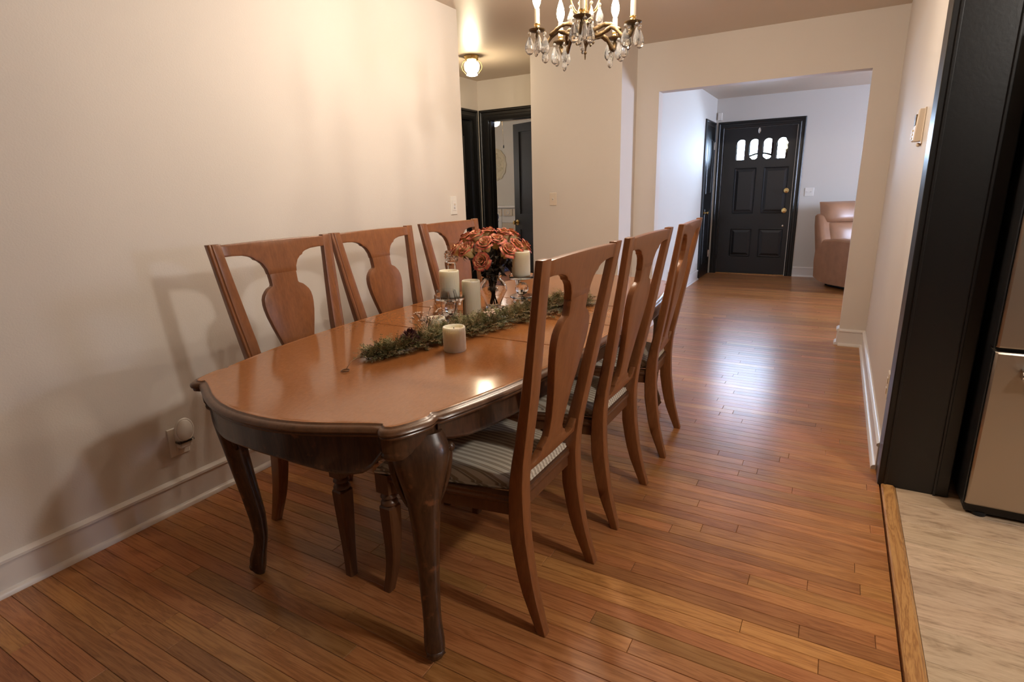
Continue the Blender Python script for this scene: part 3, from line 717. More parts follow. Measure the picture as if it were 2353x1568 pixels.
    # front legs: block, turned rings, chamfered sabre taper
    for s in (-1, 1):
        lm = MB(); bx, by = s*0.247, 0.254
        lm.box(bx-0.027, bx+0.027, by-0.025, by+0.027, 0.368, 0.436)
        lm.lathe([(0.024, 0.368), (0.021, 0.362), (0.026, 0.356), (0.0275, 0.350), (0.022, 0.344), (0.019, 0.341), (0.025, 0.336), (0.028, 0.330), (0.0285, 0.325), (0.022, 0.319)], 20, (bx, by, 0))
        rg = []
        for z, h, off in ((0.320, 0.022, 0), (0.314, 0.0265, 0), (0.300, 0.0265, 0), (0.24, 0.0245, 0.000), (0.17, 0.0215, 0.001), (0.11, 0.0185, 0.005), (0.055, 0.0165, 0.012), (0.0, 0.0155, 0.022)):
            c = h*0.22; cx_, cy_ = bx+s*off*0.8, by+off
            rg.append([(cx_+x, cy_+y_, z) for x, y_ in ((h, h-c), (h-c, h), (-h+c, h), (-h, h-c), (-h, -h+c), (-h+c, -h), (h-c, -h), (h, -h+c))])
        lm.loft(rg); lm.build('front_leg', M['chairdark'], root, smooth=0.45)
    return root
proto = make_chair()
chairs = [  # x, y, rotation, label, group
    (-0.898, 1.424, PI/2-0.009, 'nearest dining chair on the open floor side, its striped seat in view', 'chairs on the open floor side of the table'),
    (-0.892, 2.034, PI/2-0.003, 'middle dining chair of the three on the open floor side of the table', 'chairs on the open floor side of the table'),
    (-0.898, 2.688, PI/2+0.060, 'farthest dining chair on the open floor side, seen nearly edge-on toward the front door', 'chairs on the open floor side of the table'),
    (-1.606, 1.443, -PI/2-0.062, 'dining chair against the long wall, the one nearest the low wall outlet', 'chairs along the wall side of the table'),
    (-1.600, 2.011, -PI/2-0.010, 'middle dining chair of the three between the table and the long wall', 'chairs along the wall side of the table'),
    (-1.600, 2.623, -PI/2-0.019, 'dining chair on the wall side behind the roses, nearest the hallway', 'chairs along the wall side of the table')]
for i, (x, y, rz, lab, grp) in enumerate(chairs):
    c = proto if i == 0 else copy_tree(proto)
    c.location = (x, y, 0); c.rotation_euler = (0, 0, rz); tag(c, lab, 'chair', grp)
#@@PART2
# ---------------------------------------------------------------- refrigerator
fr = empty('refrigerator', (0.540, 2.540, 0), 0, 'stainless steel refrigerator with black sides beside the black kitchen jamb', 'refrigerator')
MB().box(0.0, 0.90, 0.075, 0.78, 0.03, 1.78).build('cabinet', M['blackmat'], fr, bevel=0.006)
def door_mb(x0, x1, z0, z1, dep=0.062):
    prof = [(0.0, dep), (0.0, 0.020), (0.004, 0.008), (0.012, 0.001), (0.022, 0.0)]
    pr = [(x0+a, b) for a, b in prof] + [(x1-a, b) for a, b in prof[::-1]]
    return MB().loft([[(a, b+0.004, z0) for a, b in pr], [(a, b, z0+0.006) for a, b in pr], [(a, b, z1-0.006) for a, b in pr], [(a, b+0.004, z1) for a, b in pr]])
fz = door_mb(0.0, 0.90, 0.055, 0.668).build('freezer_door', M['steel'], fr, smooth=0.5)
for nm, x0, x1 in (('left_door', 0.0, 0.448), ('right_door', 0.452, 0.90)): door_mb(x0, x1, 0.685, 1.78).build(nm, M['steel'], fr, smooth=0.5)
MB().box(0.012, 0.89, 0.03, 0.075, 0.06, 1.77).build('door_gasket', M['rubber'], fr)
MB().box(-0.004, 0.0, 0.005, 0.060, 0.052, 0.670).box(-0.004, 0.0, 0.005, 0.060, 0.684, 1.78).build('door_edge_trim', M['blackmat'], fr)
hb = MB().box(0.083, 0.098, -0.048, 0.0, 0.585, 0.615).box(0.80, 0.815, -0.048, 0.0, 0.585, 0.615).tube([(0.078, -0.045, 0.600), (0.82, -0.045, 0.600)], 0.014, 12)
hb.build('handle', M['chrome'], fz, smooth=0.5)
for x in (0.418, 0.482):
    pass
MB().box(0.01, 0.89, 0.03, 0.10, 0.012, 0.052).build('kick_grille', M['rubber'], fr, bevel=0.003)
for x in (0.06, 0.84): MB().lathe([(0.024, 0), (0.026, 0.006), (0.024, 0.014), (0.012, 0.018), (0.012, 0.03)], 18, (x, 0.045, 0)).build('foot', M['rubber'], fr, smooth=0.6)
MB().box(0.0, 0.05, 0.02, 0.10, 1.78, 1.80).build('hinge_cover', M['blackmat'], fr, bevel=0.004)

# ---------------------------------------------------------------- recliner
F_ = Vector((0.62, -0.785, 0)).normalized()
rc = empty('recliner', (-0.235, 8.13, 0), math.atan2(F_.y, F_.x)-PI/2, 'tan leather reclining armchair with tufted back in the far living room corner', 'armchair')
# local: +y forward, +x to sitter's right... outer (visible) arm is at local x<=0 side after rotation check
def rbox(x0, x1, y0, y1, z0, z1, r=0.03, ez=None):
    return MB().box(x0, x1, y0, y1, z0, z1)
SX = 1
def arm(x0, x1):
    out = [(0.02, 0.10), (0.0, 0.30), (0.01, 0.46), (0.05, 0.53), (0.14, 0.585), (0.34, 0.605), (0.70, 0.600), (0.84, 0.585), (0.885, 0.54), (0.90, 0.44), (0.90, 0.06), (0.30, 0.04), (0.12, 0.06)]
    rr = []
    for k, (t, ins) in enumerate(((0, 0.022), (0.10, 0.006), (0.25, 0.0), (0.75, 0.0), (0.90, 0.006), (1.0, 0.022))):
        x = x0+(x1-x0)*t; cx, cz = 0.45, 0.33
        rr.append([(x, y_+(-ins if y_ > cx else ins), z+(-ins if z > cz else ins*0.5)) for y_, z in out])
    return MB().loft(rr)
a1 = arm(-0.90+0.0, -0.90+0.20).build('arm', M['leather'], rc, smooth=0.7)
a2 = arm(-0.20, 0.0).build('arm', M['leather'], rc, smooth=0.7)
bk = MB()
def backsec(z, y0, y1, w):
    return [(-0.45-w, y0+0.03, z), (-0.45-w*0.97, y0, z), (-0.45+w*0.97, y0, z), (-0.45+w, y0+0.03, z), (-0.45+w, y1-0.03, z), (-0.45+w*0.9, y1, z), (-0.45-w*0.9, y1, z), (-0.45-w, y1-0.03, z)]
bk.loft([backsec(0.30, 0.02, 0.18, 0.44), backsec(0.55, -0.01, 0.16, 0.455), backsec(0.75, -0.05, 0.10, 0.455), backsec(0.86, -0.07, 0.05, 0.445), backsec(0.89, -0.06, 0.02, 0.42)])
bk.build('back_shell', M['leather'], rc, smooth=0.7, bevel=0.012, angle=0.8)
def pillow(x0, x1, y0, z0, z1, lean, dep):
    def fn(u, v):
        a, b_ = 2*u-1, 2*v-1; s = max(0, (1-abs(a)**3.5)*(1-abs(b_)**3.5))**0.5
        z = z0+(z1-z0)*v; return (x0+(x1-x0)*u, y0 + lean*v + dep*s, z + 0.012*s*b_)
    def fb(u, v):
        a, b_ = 2*u-1, 2*v-1; s = max(0, (1-abs(a)**3.5)*(1-abs(b_)**3.5))**0.5
        z = z0+(z1-z0)*v; return (x0+(x1-x0)*u, y0 + lean*v - 0.05*s, z + 0.012*s*b_)
    return MB().grid(fn, 18, 12).grid(fb, 18, 12)
pillow(-0.86, -0.04, 0.03, 0.775, 1.035, -0.07, 0.14).build('head_cushion', M['leather'], rc, smooth=True)
pillow(-0.83, -0.07, 0.09, 0.48, 0.80, -0.06, 0.15).build('lumbar_cushion', M['leather'], rc, smooth=True)
sc_ = MB().loft([[(x, y_, z) for x, y_ in ((-0.70, 0.16), (-0.20, 0.16), (-0.20, 0.90), (-0.70, 0.90))] for z in (0.28, 0.46)]).build('seat_cushion', M['leather'], rc, smooth=0.8, bevel=0.05, seg=4)
MB().box(-0.70, -0.20, 0.90, 0.945, 0.09, 0.40).build('footrest', M['leather'], rc, smooth=0.8, bevel=0.02, seg=3)
MB().box(-0.78, -0.12, 0.12, 0.80, 0.0, 0.08).build('base_frame', M['rubber'], rc, bevel=0.01)
lv = MB().lathe([(0.055, 0), (0.057, 0.006), (0.045, 0.012), (0.020, 0.008), (0.001, 0.008)], 22, axis='X').xf(Matrix.Diagonal((1, 1.1, 0.8, 1))).build('recline_handle', M['rubber'], a1, smooth=0.6); lv.location = (-0.902, 0.52, 0.44)
lv.rotation_euler = (0, 0, PI)
lv2 = MB().lathe([(0.016, 0), (0.014, 0.006), (0.001, 0.008)], 14, axis='X').build('power_button', M['rubber'], a1, smooth=0.6); lv2.location = (-0.902, 0.37, 0.44); lv2.rotation_euler = (0, 0, PI)

# ---------------------------------------------------------------- plates, switches, thermostat
def toggle_plate(name, w, h, label, mat, gangs=1, cat='switch'):
    r = empty(name, (0, 0, 0), 0, label, cat)
    MB().loft([[(-w/2+i, -d, -h/2+i), (w/2-i, -d, -h/2+i), (w/2-i, -d, h/2-i), (-w/2+i, -d, h/2-i)] for i, d in ((0, 0), (0.0005, 0.004), (0.003, 0.006))]).build('plate', mat, r)
    for g in range(gangs):
        x = (g-(gangs-1)/2)*0.046
        MB().box(x-0.005, x+0.005, -0.0065, -0.006, -0.012, 0.012).build('toggle_slot', M['base'], r)
        MB().loft([[(x-0.0035, -0.006, -0.004), (x+0.0035, -0.006, -0.004), (x+0.0035, -0.006, 0.006), (x-0.0035, -0.006, 0.006)], [(x-0.003, -0.018, 0.004), (x+0.003, -0.018, 0.004), (x+0.003, -0.018, 0.010), (x-0.003, -0.018, 0.010)]]).build('toggle', M['base'], r)
    return r
s1 = toggle_plate('light_switch', 0.068, 0.112, 'white toggle light switch on the narrow wall section between hallway and living room opening', M['beige']); s1.location = (-2.249, 4.69, 1.193)
s2 = toggle_plate('light_switch', 0.110, 0.112, 'double toggle light switch plate beside the front door', M['plastic'], 2); s2.location = (-0.384, 8.79, 1.150)
s3 = empty('switch_outlet_plate', (-2.33, 3.262, 1.19), PI/2, 'white combination switch and outlet plate near the end of the long wall', 'outlet')
MB().loft([[(-0.036+i, -d, -0.062+i), (0.036-i, -d, -0.062+i), (0.036-i, -d, 0.062-i), (-0.036+i, -d, 0.062-i)] for i, d in ((0, 0), (0.0005, 0.004), (0.003, 0.006))]).build('plate', M['plastic'], s3)
MB().box(-0.017, 0.017, -0.009, -0.006, -0.034, 0.034).build('receptacle', M['base'], s3, bevel=0.002)
MB().box(-0.004, 0.004, -0.017, -0.009, 0.002, 0.012).build('toggle', M['beige'], s3)
MB().box(-0.007, -0.004, -0.0095, -0.009, -0.024, -0.012).box(0.004, 0.007, -0.0095, -0.009, -0.024, -0.012).build('outlet_slots', M['rubber'], s3)
# wall outlet with plug-in night light
s4 = empty('wall_outlet', (-2.33, 1.175, 0.295), PI/2, 'white wall outlet low on the long wall with a plug-in night light', 'outlet')
MB().loft([[(-0.040+i, -d, -0.062+i), (0.040-i, -d, -0.062+i), (0.040-i, -d, 0.062-i), (-0.040+i, -d, 0.062-i)] for i, d in ((0, 0), (0.0005, 0.004), (0.003, 0.006))]).build('plate', M['plastic'], s4)
for z in (-0.028, 0.024): MB().box(-0.016, 0.016, -0.009, -0.006, z-0.014, z+0.014).build('receptacle', M['base'], s4, bevel=0.002)
s5 = empty('night_light', (-2.321, 1.185, 0.315), PI/2, 'clear plug-in night light with white round disc in the long wall outlet', 'night light')
MB().box(-0.026, 0.026, -0.034, 0.0, -0.045, 0.010).build('plug_body', M['plastic'], s5, bevel=0.006)
rg = []
for i, d in ((0.004, -0.034), (0, -0.037), (0, -0.041), (0.004, -0.044)):
    rg.append([( (0.033-i)*math.cos(2*PI*k/28), d, 0.034 + ((0.046-i)*math.sin(2*PI*k/28))) for k in range(28)])
MB().loft(rg).build('disc_shade', M['plastic'], s5, smooth=0.7)
MB().torus((0, -0.036, 0.034), 0.040, 0.005, 28, 8, 'Y').xf(Matrix.Translation((0, 0, 0.034)) @ Matrix.Diagonal((0.92, 1, 1.18, 1)) @ Matrix.Translation((0, 0, -0.034))).build('rim_ring', M['plastic'], s5, smooth=True)
MB().box(-0.033, 0.033, -0.043, -0.012, -0.020, -0.010).build('clear_lens', M['glass'], s5, bevel=0.002)
# outlet on right wall near the jamb, living room outlet, wall sensor
s6 = empty('wall_outlet', (0.278, 2.92, 0.38), -PI/2, 'beige wall outlet beside the black kitchen jamb seen edge-on', 'outlet')
MB().loft([[(-0.036+i, -d, -0.060+i), (0.036-i, -d, -0.060+i), (0.036-i, -d, 0.060-i), (-0.036+i, -d, 0.060-i)] for i, d in ((0, 0), (0.0005, 0.004), (0.003, 0.006))]).build('plate', M['beige'], s6)
for z in (-0.026, 0.022): MB().box(-0.016, 0.016, -0.010, -0.006, z-0.014, z+0.014).build('receptacle', M['beige'], s6, bevel=0.002)
s7 = empty('wall_outlet', (-1.65, 6.48, 0.29), PI/2, 'small outlet above the baseboard of the living room side wall', 'outlet')
MB().loft([[(-0.036+i, -d, -0.060+i), (0.036-i, -d, -0.060+i), (0.036-i, -d, 0.060-i), (-0.036+i, -d, 0.060-i)] for i, d in ((0, 0), (0.0005, 0.004), (0.003, 0.006))]).build('plate', M['plastic'], s7)
MB().box(-0.02, 0.02, -0.035, -0.006, -0.03, 0.03).build('plug_body', M['plastic'], s7, bevel=0.004)
s8 = empty('door_chime_sensor', (-1.60, 8.79, 2.20), 0, 'small white sensor high in the corner left of the front door', 'sensor')
MB().box(-0.03, 0.03, -0.03, 0, -0.05, 0.05).build('housing', M['plastic'], s8, bevel=0.006)
# thermostat on the right wall
th_ = empty('thermostat', (0.278, 3.15, 1.505), -PI/2, 'beige wall thermostat on the right wall above the baseboard run', 'thermostat')
MB().box(-0.052, 0.052, -0.006, 0, -0.078, 0.072).build('back_plate', M['beige'], th_, bevel=0.003)
MB().loft([[(-0.045, -0.006, -0.066), (0.045, -0.006, -0.066), (0.045, -0.006, 0.066), (-0.045, -0.006, 0.066)], [(-0.045, -0.030, -0.066), (0.045, -0.030, -0.066), (0.045, -0.022, 0.066), (-0.045, -0.022, 0.066)], [(-0.040, -0.034, -0.060), (0.040, -0.034, -0.060), (0.040, -0.027, 0.060), (-0.040, -0.027, 0.060)]]).build('housing', M['beige'], th_, smooth=0.5)
MB().box(-0.030, 0.030, -0.033, -0.027, 0.0, 0.045).build('display', M['bronze'], th_, bevel=0.001)
for z in (-0.020, -0.036, -0.052): MB().box(-0.028, -0.008, -0.038, -0.030, z-0.005, z+0.005).build('button', M['plastic'], th_, bevel=0.001)
MB().sphere((0.0, -0.008, -0.080), 0.009, 12, 8).build('sensor_bulb', M['beige'], th_, smooth=True)

# ---------------------------------------------------------------- ceiling lights
bulb_m = emit('bulb_glow', (1.0, 0.74, 0.46, 1), 60)
hl = empty('hallway_ceiling_light', (-2.968, 4.545, CZ), 0, 'brass flush ceiling light with glowing glass globe in the hallway', 'ceiling light')
MB().lathe([(0.001, 0), (0.066, 0), (0.068, -0.008), (0.062, -0.016), (0.058, -0.034), (0.050, -0.040), (0.001, -0.040)], 28).build('canopy', M['brass'], hl, smooth=0.6)
MB().lathe([(0.034, -0.040), (0.060, -0.058), (0.074, -0.078), (0.076, -0.098), (0.066, -0.120), (0.046, -0.136), (0.042, -0.144)], 32, cap=False).build('glass_globe', M['glass'], hl, smooth=True)
MB().sphere((0, 0, -0.092), 0.046, 18, 12, 0.95).build('bulb', emit('hall_bulb', (1.0, 0.80, 0.52, 1), 32), hl, smooth=True)
MB().lathe([(0.040, -0.142), (0.050, -0.148), (0.050, -0.158), (0.030, -0.166), (0.001, -0.168)], 28).build('bottom_cup', emit('lit_cup', (1.0, 0.85, 0.62, 1), 4.0), hl, smooth=0.6)
for k in range(4):
    a = k*PI/2+0.5; path = [(r*math.cos(a), r*math.sin(a), z) for r, z in ((0.060, -0.034), (0.082, -0.060), (0.092, -0.090), (0.084, -0.118), (0.056, -0.146))]
    MB().tube(path, 0.0022, 6).build('cage_wire', M['brass'], hl, smooth=True)
point('hall_bulb_light', (-2.968, 4.545, CZ-0.20), HALL_W, (1.0, 0.82, 0.55), 0.05)
kl = empty('kitchen_ceiling_light', (1.3, 1.2, CZ), 0, 'round flush ceiling light over the kitchen floor, out of the frame to the right', 'ceiling light')
MB().lathe([(0.001, 0), (0.17, 0), (0.17, -0.02), (0.14, -0.03), (0.001, -0.03)], 32).build('canopy', M['chrome'], kl, smooth=0.6)
MB().lathe([(0.14, -0.03), (0.155, -0.05), (0.13, -0.09), (0.07, -0.11), (0.001, -0.115)], 32, cap=False).build('diffuser', emit('kitchen_diffuser', (1, 0.9, 0.75, 1), 5), kl, smooth=True)

# chandelier
CX, CY, CZ0 = -1.063, 2.557, 1.950
ch = empty('chandelier', (CX, CY, 0), 0, 'antique bronze crystal chandelier with candle bulbs hanging above the dining table', 'chandelier')
MB().lathe([(0.0015, 1.836), (0.003, 1.842), (0.0035, 1.858), (0.0075, 1.862), (0.0075, 1.867), (0.0045, 1.871), (0.007, 1.885), (0.013, 1.897), (0.024, 1.906), (0.030, 1.912), (0.026, 1.918), (0.018, 1.922), (0.001, 1.924)], 20).build('finial', M['bronze'], ch, smooth=0.7)
MB().lathe([(0.001, 1.915), (0.030, 1.917), (0.034, 1.924), (0.030, 1.934), (0.026, 1.944), (0.029, 1.952), (0.022, 1.962), (0.012, 1.972), (0.010, 1.995), (0.016, 2.003), (0.016, 2.010), (0.009, 2.018), (0.0085, 2.10), (0.013, 2.13), (0.020, 2.16), (0.024, 2.19), (0.018, 2.22), (0.008, 2.235), (0.007, 2.27), (0.012, 2.276), (0.001, 2.28)], 20).build('column', M['bronze'], ch, smooth=0.7)
MB().lathe([(0.001, CZ), (0.062, CZ), (0.064, CZ-0.010), (0.040, CZ-0.028), (0.012, CZ-0.036), (0.001, CZ-0.036)], 24).build('ceiling_canopy', M['bronze'], ch, smooth=0.7)
cm = MB()
for k in range(5):
    z = 2.292+0.026*k; cm.torus((0, 0, z), 0.0105, 0.0022, 12, 6, 'X' if k % 2 else 'Y')
cm.build('chain', M['bronze'], ch, smooth=True)
def drop_mb(c, s, flat=0.55, rot=0):
    """faceted almond crystal with a bead above"""
    x, y_, z = c; mb = MB(); n = 10
    prof = [(0.0008, 0), (0.20, -0.10), (0.42, -0.32), (0.62, -0.58), (0.68, -0.78), (0.55, -0.98), (0.28, -1.12), (0.0008, -1.17)]
    rings = []
    for r, h in prof:
        rings.append([(x + r*s*0.5*math.cos(2*PI*j/n)*math.cos(rot) - r*s*0.5*flat*math.sin(2*PI*j/n)*math.sin(rot), y_ + r*s*0.5*math.cos(2*PI*j/n)*math.sin(rot) + r*s*0.5*flat*math.sin(2*PI*j/n)*math.cos(rot), z+h*s) for j in range(n)])
    return mb.loft(rings)
def bead_mb(c, r):
    mb = MB(); return mb.lathe([(0.0005, -r), (r*0.75, -r*0.6), (r, 0), (r*0.75, r*0.6), (0.0005, r)], 8, c)
def hang(c, s, parent, rot=0, beads=1):
    x, y_, z = c
    b = bead_mb((x, y_, z-0.009), 0.0085)
    b.build('crystal_bead', M['drop'], parent)
    drop_mb((x, y_, z-0.018), s, rot=rot).build('crystal_drop', M['drop'], parent)
    w = MB().tube([(x, y_, z+0.006), (x, y_, z-0.018)], 0.0007, 4).build('pin', M['brass'], parent)
fb_mat = emit('candle_bulb', (1.0, 0.78, 0.50, 1), 46)
angs = [-143, -71, 1, 73, 145]
for k, ad in enumerate(angs):
    a = math.radians(ad); d = Vector((math.cos(a), math.sin(a), 0)); t = Vector((-d.y, d.x, 0)); R0 = 0.216
    armp = []
    for q in range(19):
        s_ = q/18; r = 0.024 + (R0-0.024)*s_
        z = lerp([(0, 1.938), (0.12, 1.928), (0.3, 1.938), (0.5, 1.952), (0.62, 1.940), (0.78, 1.905), (0.90, 1.898), (0.97, 1.912), (1, 1.935)], s_)
        armp.append(d*r + t*(0.012*math.sin(s_*PI*2)) + Vector((0, 0, z)))
    arm_o = MB().tube(armp, [0.0095+0.0016*math.sin(q*1.9) for q in range(19)], 8).build('arm', M['bronze'], ch, smooth=True)
    # leaf scroll rising above the arm
    sc = []
    for q in range(16):
        s_ = q/15; r = 0.03+0.13*s_; z = 1.947 + 0.026*math.sin(s_*PI*1.15) ; sc.append(d*r + t*(0.03*math.sin(s_*PI)) + Vector((0, 0, z)))
    MB().tube(sc, [0.0105*(1-0.35*q/15)+0.0014*math.sin(q*2.3) for q in range(16)], 8).build('scroll', M['bronze'], arm_o, smooth=True)
    hk = [d*(0.03+0.012*q/5) + t*0.0 + Vector((0, 0, 1.918-0.022*math.sin(q/5*PI*0.8))) for q in range(6)]
    MB().tube([p*1 for p in hk], 0.003, 6).build('hook', M['bronze'], arm_o, smooth=True)
    c0 = d*R0 + Vector((0, 0, CZ0))
    cup = MB().lathe([(0.004, -0.020), (0.007, -0.012), (0.006, -0.006), (0.014, -0.003), (0.030, 0.0), (0.036, 0.004), (0.037, 0.007), (0.030, 0.004), (0.012, 0.003), (0.001, 0.003)], 24, c0).build('drip_cup', M['bronze'], ch, smooth=0.8)
    MB().lathe([(0.006, 0.003), (0.010, 0.008), (0.012, 0.016), (0.010, 0.022), (0.0135, 0.026), (0.0135, 0.030), (0.001, 0.030)], 18, c0).build('socket', M['brass'], cup, smooth=0.7)
    cs = MB().lathe([(0.0115, 0.028), (0.0115, 0.088), (0.009, 0.090), (0.001, 0.090)], 18, c0).build('candle_sleeve', M['ivory'], ch, smooth=0.7)
    MB().lathe([(0.007, 0.090), (0.0095, 0.095), (0.0165, 0.112), (0.0185, 0.128), (0.0165, 0.146), (0.0105, 0.166), (0.0045, 0.184), (0.0015, 0.200), (0.0004, 0.206)], 18, c0).build('flame_bulb', fb_mat, cs, smooth=True)
    point('chandelier_bulb', (CX+c0.x*1.0, CY+c0.y*1.0, CZ0+0.25), CHAND_W, WARM, 0.02)
    for q in range(4):
        b_ = a + q*PI/2 + 0.4*k; pos = c0 + Vector((math.cos(b_)*0.034, math.sin(b_)*0.034, 0.0))
        hang(pos, 0.066, cup, rot=b_)
    pos = d*(R0-0.035) + Vector((0, 0, 1.898)); hang(pos, 0.050, arm_o, rot=a)
for q in range(8):
    b_ = q*PI/4; top = Vector((0.062*math.cos(b_), 0.062*math.sin(b_), 2.075+0.015*(q % 2)))
    scr = [Vector((r*math.cos(b_), r*math.sin(b_), z)) for r, z in ((0.010, 2.03), (0.030, 2.02), (0.050, 2.035), (0.064, 2.06), (0.068, 2.085), (0.060, 2.10), (0.050, 2.095))]
    so = MB().tube(scr, 0.0028, 6).build('upper_scroll', M['brass'], ch, smooth=True)
    hang((0.066*math.cos(b_), 0.066*math.sin(b_), 2.055), 0.054, so, rot=b_)
    if q % 2: hang((0.030*math.cos(b_), 0.030*math.sin(b_), 2.015), 0.036, so, rot=b_)

# ---------------------------------------------------------------- things on the table
TZ = 0.7496
def candle(x, y, r, h, label, z=TZ):
    e = empty('pillar_candle', (x, y, z), 0, label, 'candle', 'ivory flameless pillar candles on the table')
    n = 40; rg = []
    for rr_, hh in ((r*0.97, 0), (r, 0.003), (r, h*0.25), (r, h*0.5), (r, h*0.75), (r*1.0, h-0.003), (r*0.97, h), (r*0.86, h), (r*0.84, h-0.004), (r*0.80, h-0.010), (0.0006, h-0.013)):
        rg.append([(rr_*math.cos(2*PI*j/n), rr_*math.sin(2*PI*j/n), hh) for j in range(n)])
    MB().loft(rg).build('wax_body', M['candle'], e, smooth=0.7)
    rb = MB()
    for k in range(56):
        a = 2*PI*k/56; rb.tube([(r*math.cos(a), r*math.sin(a), 0.004), (r*math.cos(a), r*math.sin(a), h-0.004)], 0.0009, 4)
    rb.build('ribbing', M['candle'], e)
    MB().lathe([(0.0016, h-0.014), (0.0014, h-0.004), (0.0004, h-0.002)], 6).build('wick', M['stem'], e)
    return e
candle(-1.108, 1.515, 0.0385, 0.085, 'short ivory pillar candle standing alone in front of the garland')
candle(-1.325, 1.70, 0.034, 0.060, 'low ivory candle half hidden behind the white flower sprig')
candle(-1.355, 1.995, 0.039, 0.160, 'ivory pillar candle standing on the table between the round glass holder and the vase')
candle(-1.436, 1.950, 0.0425, 0.116, 'ivory pillar candle on the crystal ball holder left of the roses', z=0.8385)
candle(-1.190, 2.152, 0.0385, 0.110, 'ivory pillar candle on the stacked crystal ball holder right of the roses', z=0.9130)
candle(-1.255, 2.235, 0.030, 0.075, 'ivory candle behind the stacked crystal ball holder', z=0.899)

def facet_ball(c, r): return MB().lathe([(0.0006, -r*0.98), (r*0.42, -r*0.90), (r*0.76, -r*0.64), (r*0.96, -r*0.25), (r*0.96, r*0.25), (r*0.76, r*0.64), (r*0.42, r*0.90), (0.0006, r*0.98)], 12, c)
def holder(x, y, top, balls, plate_r, label, base_r=0.045):
    e = empty('crystal_candle_holder', (x, y, TZ), 0, label, 'candle holder', 'crystal candle holders on the table')
    MB().lathe([(0.001, 0), (base_r, 0), (base_r, 0.006), (base_r*0.9, 0.010), (0.001, 0.010)], 28).build('base', M['crystal'], e, smooth=0.5)
    z = 0.010
    for r in balls:
        facet_ball((0, 0, z+r*0.98), r).build('crystal_ball', M['crystal'], e); z += r*1.96
    zt = top-TZ
    if zt-0.012-z > 0.004: MB().lathe([(0.010, z), (0.008, (z+zt-0.012)/2), (0.014, zt-0.012)], 16).build('stem', M['crystal'], e, smooth=0.5)
    MB().lathe([(0.001, zt-0.012), (plate_r*0.8, zt-0.012), (plate_r, zt-0.008), (plate_r, zt+0.010), (plate_r-0.003, zt+0.010), (plate_r-0.004, zt), (0.001, zt)], 36).build('cup_plate', M['crystal'], e, smooth=0.5)
    return e
holder(-1.436, 1.950, 0.8380, [0.030], 0.070, 'crystal candle holder with one faceted ball under the pillar candle left of the vase')
holder(-1.190, 2.152, 0.9125, [0.030], 0.055, 'taller crystal candle holder of stacked faceted balls right of the vase')
h3 = [o for o in C.objects if o.name.startswith('crystal_candle_holder')][-1]
MB().lathe([(0.001, 0.069), (0.052, 0.069), (0.055, 0.073), (0.052, 0.078), (0.001, 0.078)], 32).build('middle_plate', M['crystal'], h3, smooth=0.5)
facet_ball((0, 0, 0.108), 0.030).build('crystal_ball', M['crystal'], h3)
for o_ in list(h3.children):
    if o_.name.startswith('stem'): bpy.data.objects.remove(o_)
e = holder(-1.255, 2.235, 0.8985, [0.026], 0.040, 'slim crystal candle holder behind the stacked ball holder', 0.036)
# tall square-topped crystal candlestick behind
cs = empty('crystal_candlestick', (-1.600, 2.200, TZ), 0.5, 'tall crystal candlestick with a cut glass square cup in front of the far wall-side chair', 'candlestick')
def sq(w, z, c=0.25): 
    h = w/2; k = h*c; return [(h, -h+k, z), (h, h-k, z), (h-k, h, z), (-h+k, h, z), (-h, h-k, z), (-h, -h+k, z), (-h+k, -h, z), (h-k, -h, z)]
MB().loft([sq(0.075, 0), sq(0.075, 0.012), sq(0.050, 0.022), sq(0.030, 0.030)]).build('base', M['crystal'], cs)
MB().loft([sq(0.030, 0.030), sq(0.024, 0.05), sq(0.036, 0.10), sq(0.038, 0.19), sq(0.030, 0.20)]).build('stem', M['crystal'], cs)
gm = MB().loft([sq(0.034, 0.2), sq(0.056, 0.206), sq(0.058, 0.212), sq(0.058, 0.250), sq(0.054, 0.258), sq(0.044, 0.258), sq(0.040, 0.225), sq(0.001, 0.222)])
cupo = gm.build('cut_glass_cup', M['crystal'], cs)
dm = MB()
for side in range(4):
    for iu in range(4):
        for iz in range(3):
            u = (iu-1.5)*0.0125; z = 0.221+iz*0.0125; s_ = 0.0055; base = 0.0292
            pts = [Vector((base, u-s_, z-s_)), Vector((base, u+s_, z-s_)), Vector((base, u+s_, z+s_)), Vector((base, u-s_, z+s_)), Vector((base+0.0035, u, z))]
            Rm = Matrix.Rotation(side*PI/2, 4, 'Z'); dm.add([Rm @ p for p in pts], [(0, 1, 4), (1, 2, 4), (2, 3, 4), (3, 0, 4), (0, 3, 2, 1)])
dm.build('cut_diamonds', M['crystal'], cupo)
# faceted tumbler votive beside left holder
tv = empty('glass_votive', (-1.395, 1.865, TZ), 0, 'clear faceted glass votive cup in the greenery beside the left candle holder', 'votive')
MB().lathe([(0.028, 0), (0.044, 0.055), (0.052, 0.088), (0.040, 0.135), (0.037, 0.135), (0.048, 0.088), (0.040, 0.056), (0.025, 0.008), (0.001, 0.007)], 9).build('cup', M['glass'], tv)

# vase
VX, VY = -1.340, 2.149
vs_ = empty('flower_vase', (VX, VY, TZ), 0, 'clear glass urn vase holding the dried roses at the table center', 'vase')
MB().lathe([(0.001, 0.0), (0.040, 0.0), (0.044, 0.004), (0.034, 0.014), (0.038, 0.035), (0.052, 0.065), (0.0655, 0.092), (0.066, 0.108), (0.055, 0.128), (0.040, 0.142), (0.037, 0.150), (0.044, 0.160), (0.054, 0.166),
            (0.052, 0.168), (0.041, 0.162), (0.034, 0.150), (0.037, 0.141), (0.052, 0.126), (0.063, 0.107), (0.0625, 0.093), (0.049, 0.067), (0.035, 0.037), (0.030, 0.022), (0.001, 0.018)], 36, cap=False).build('glass_body', M['glass'], vs_, smooth=0.7)

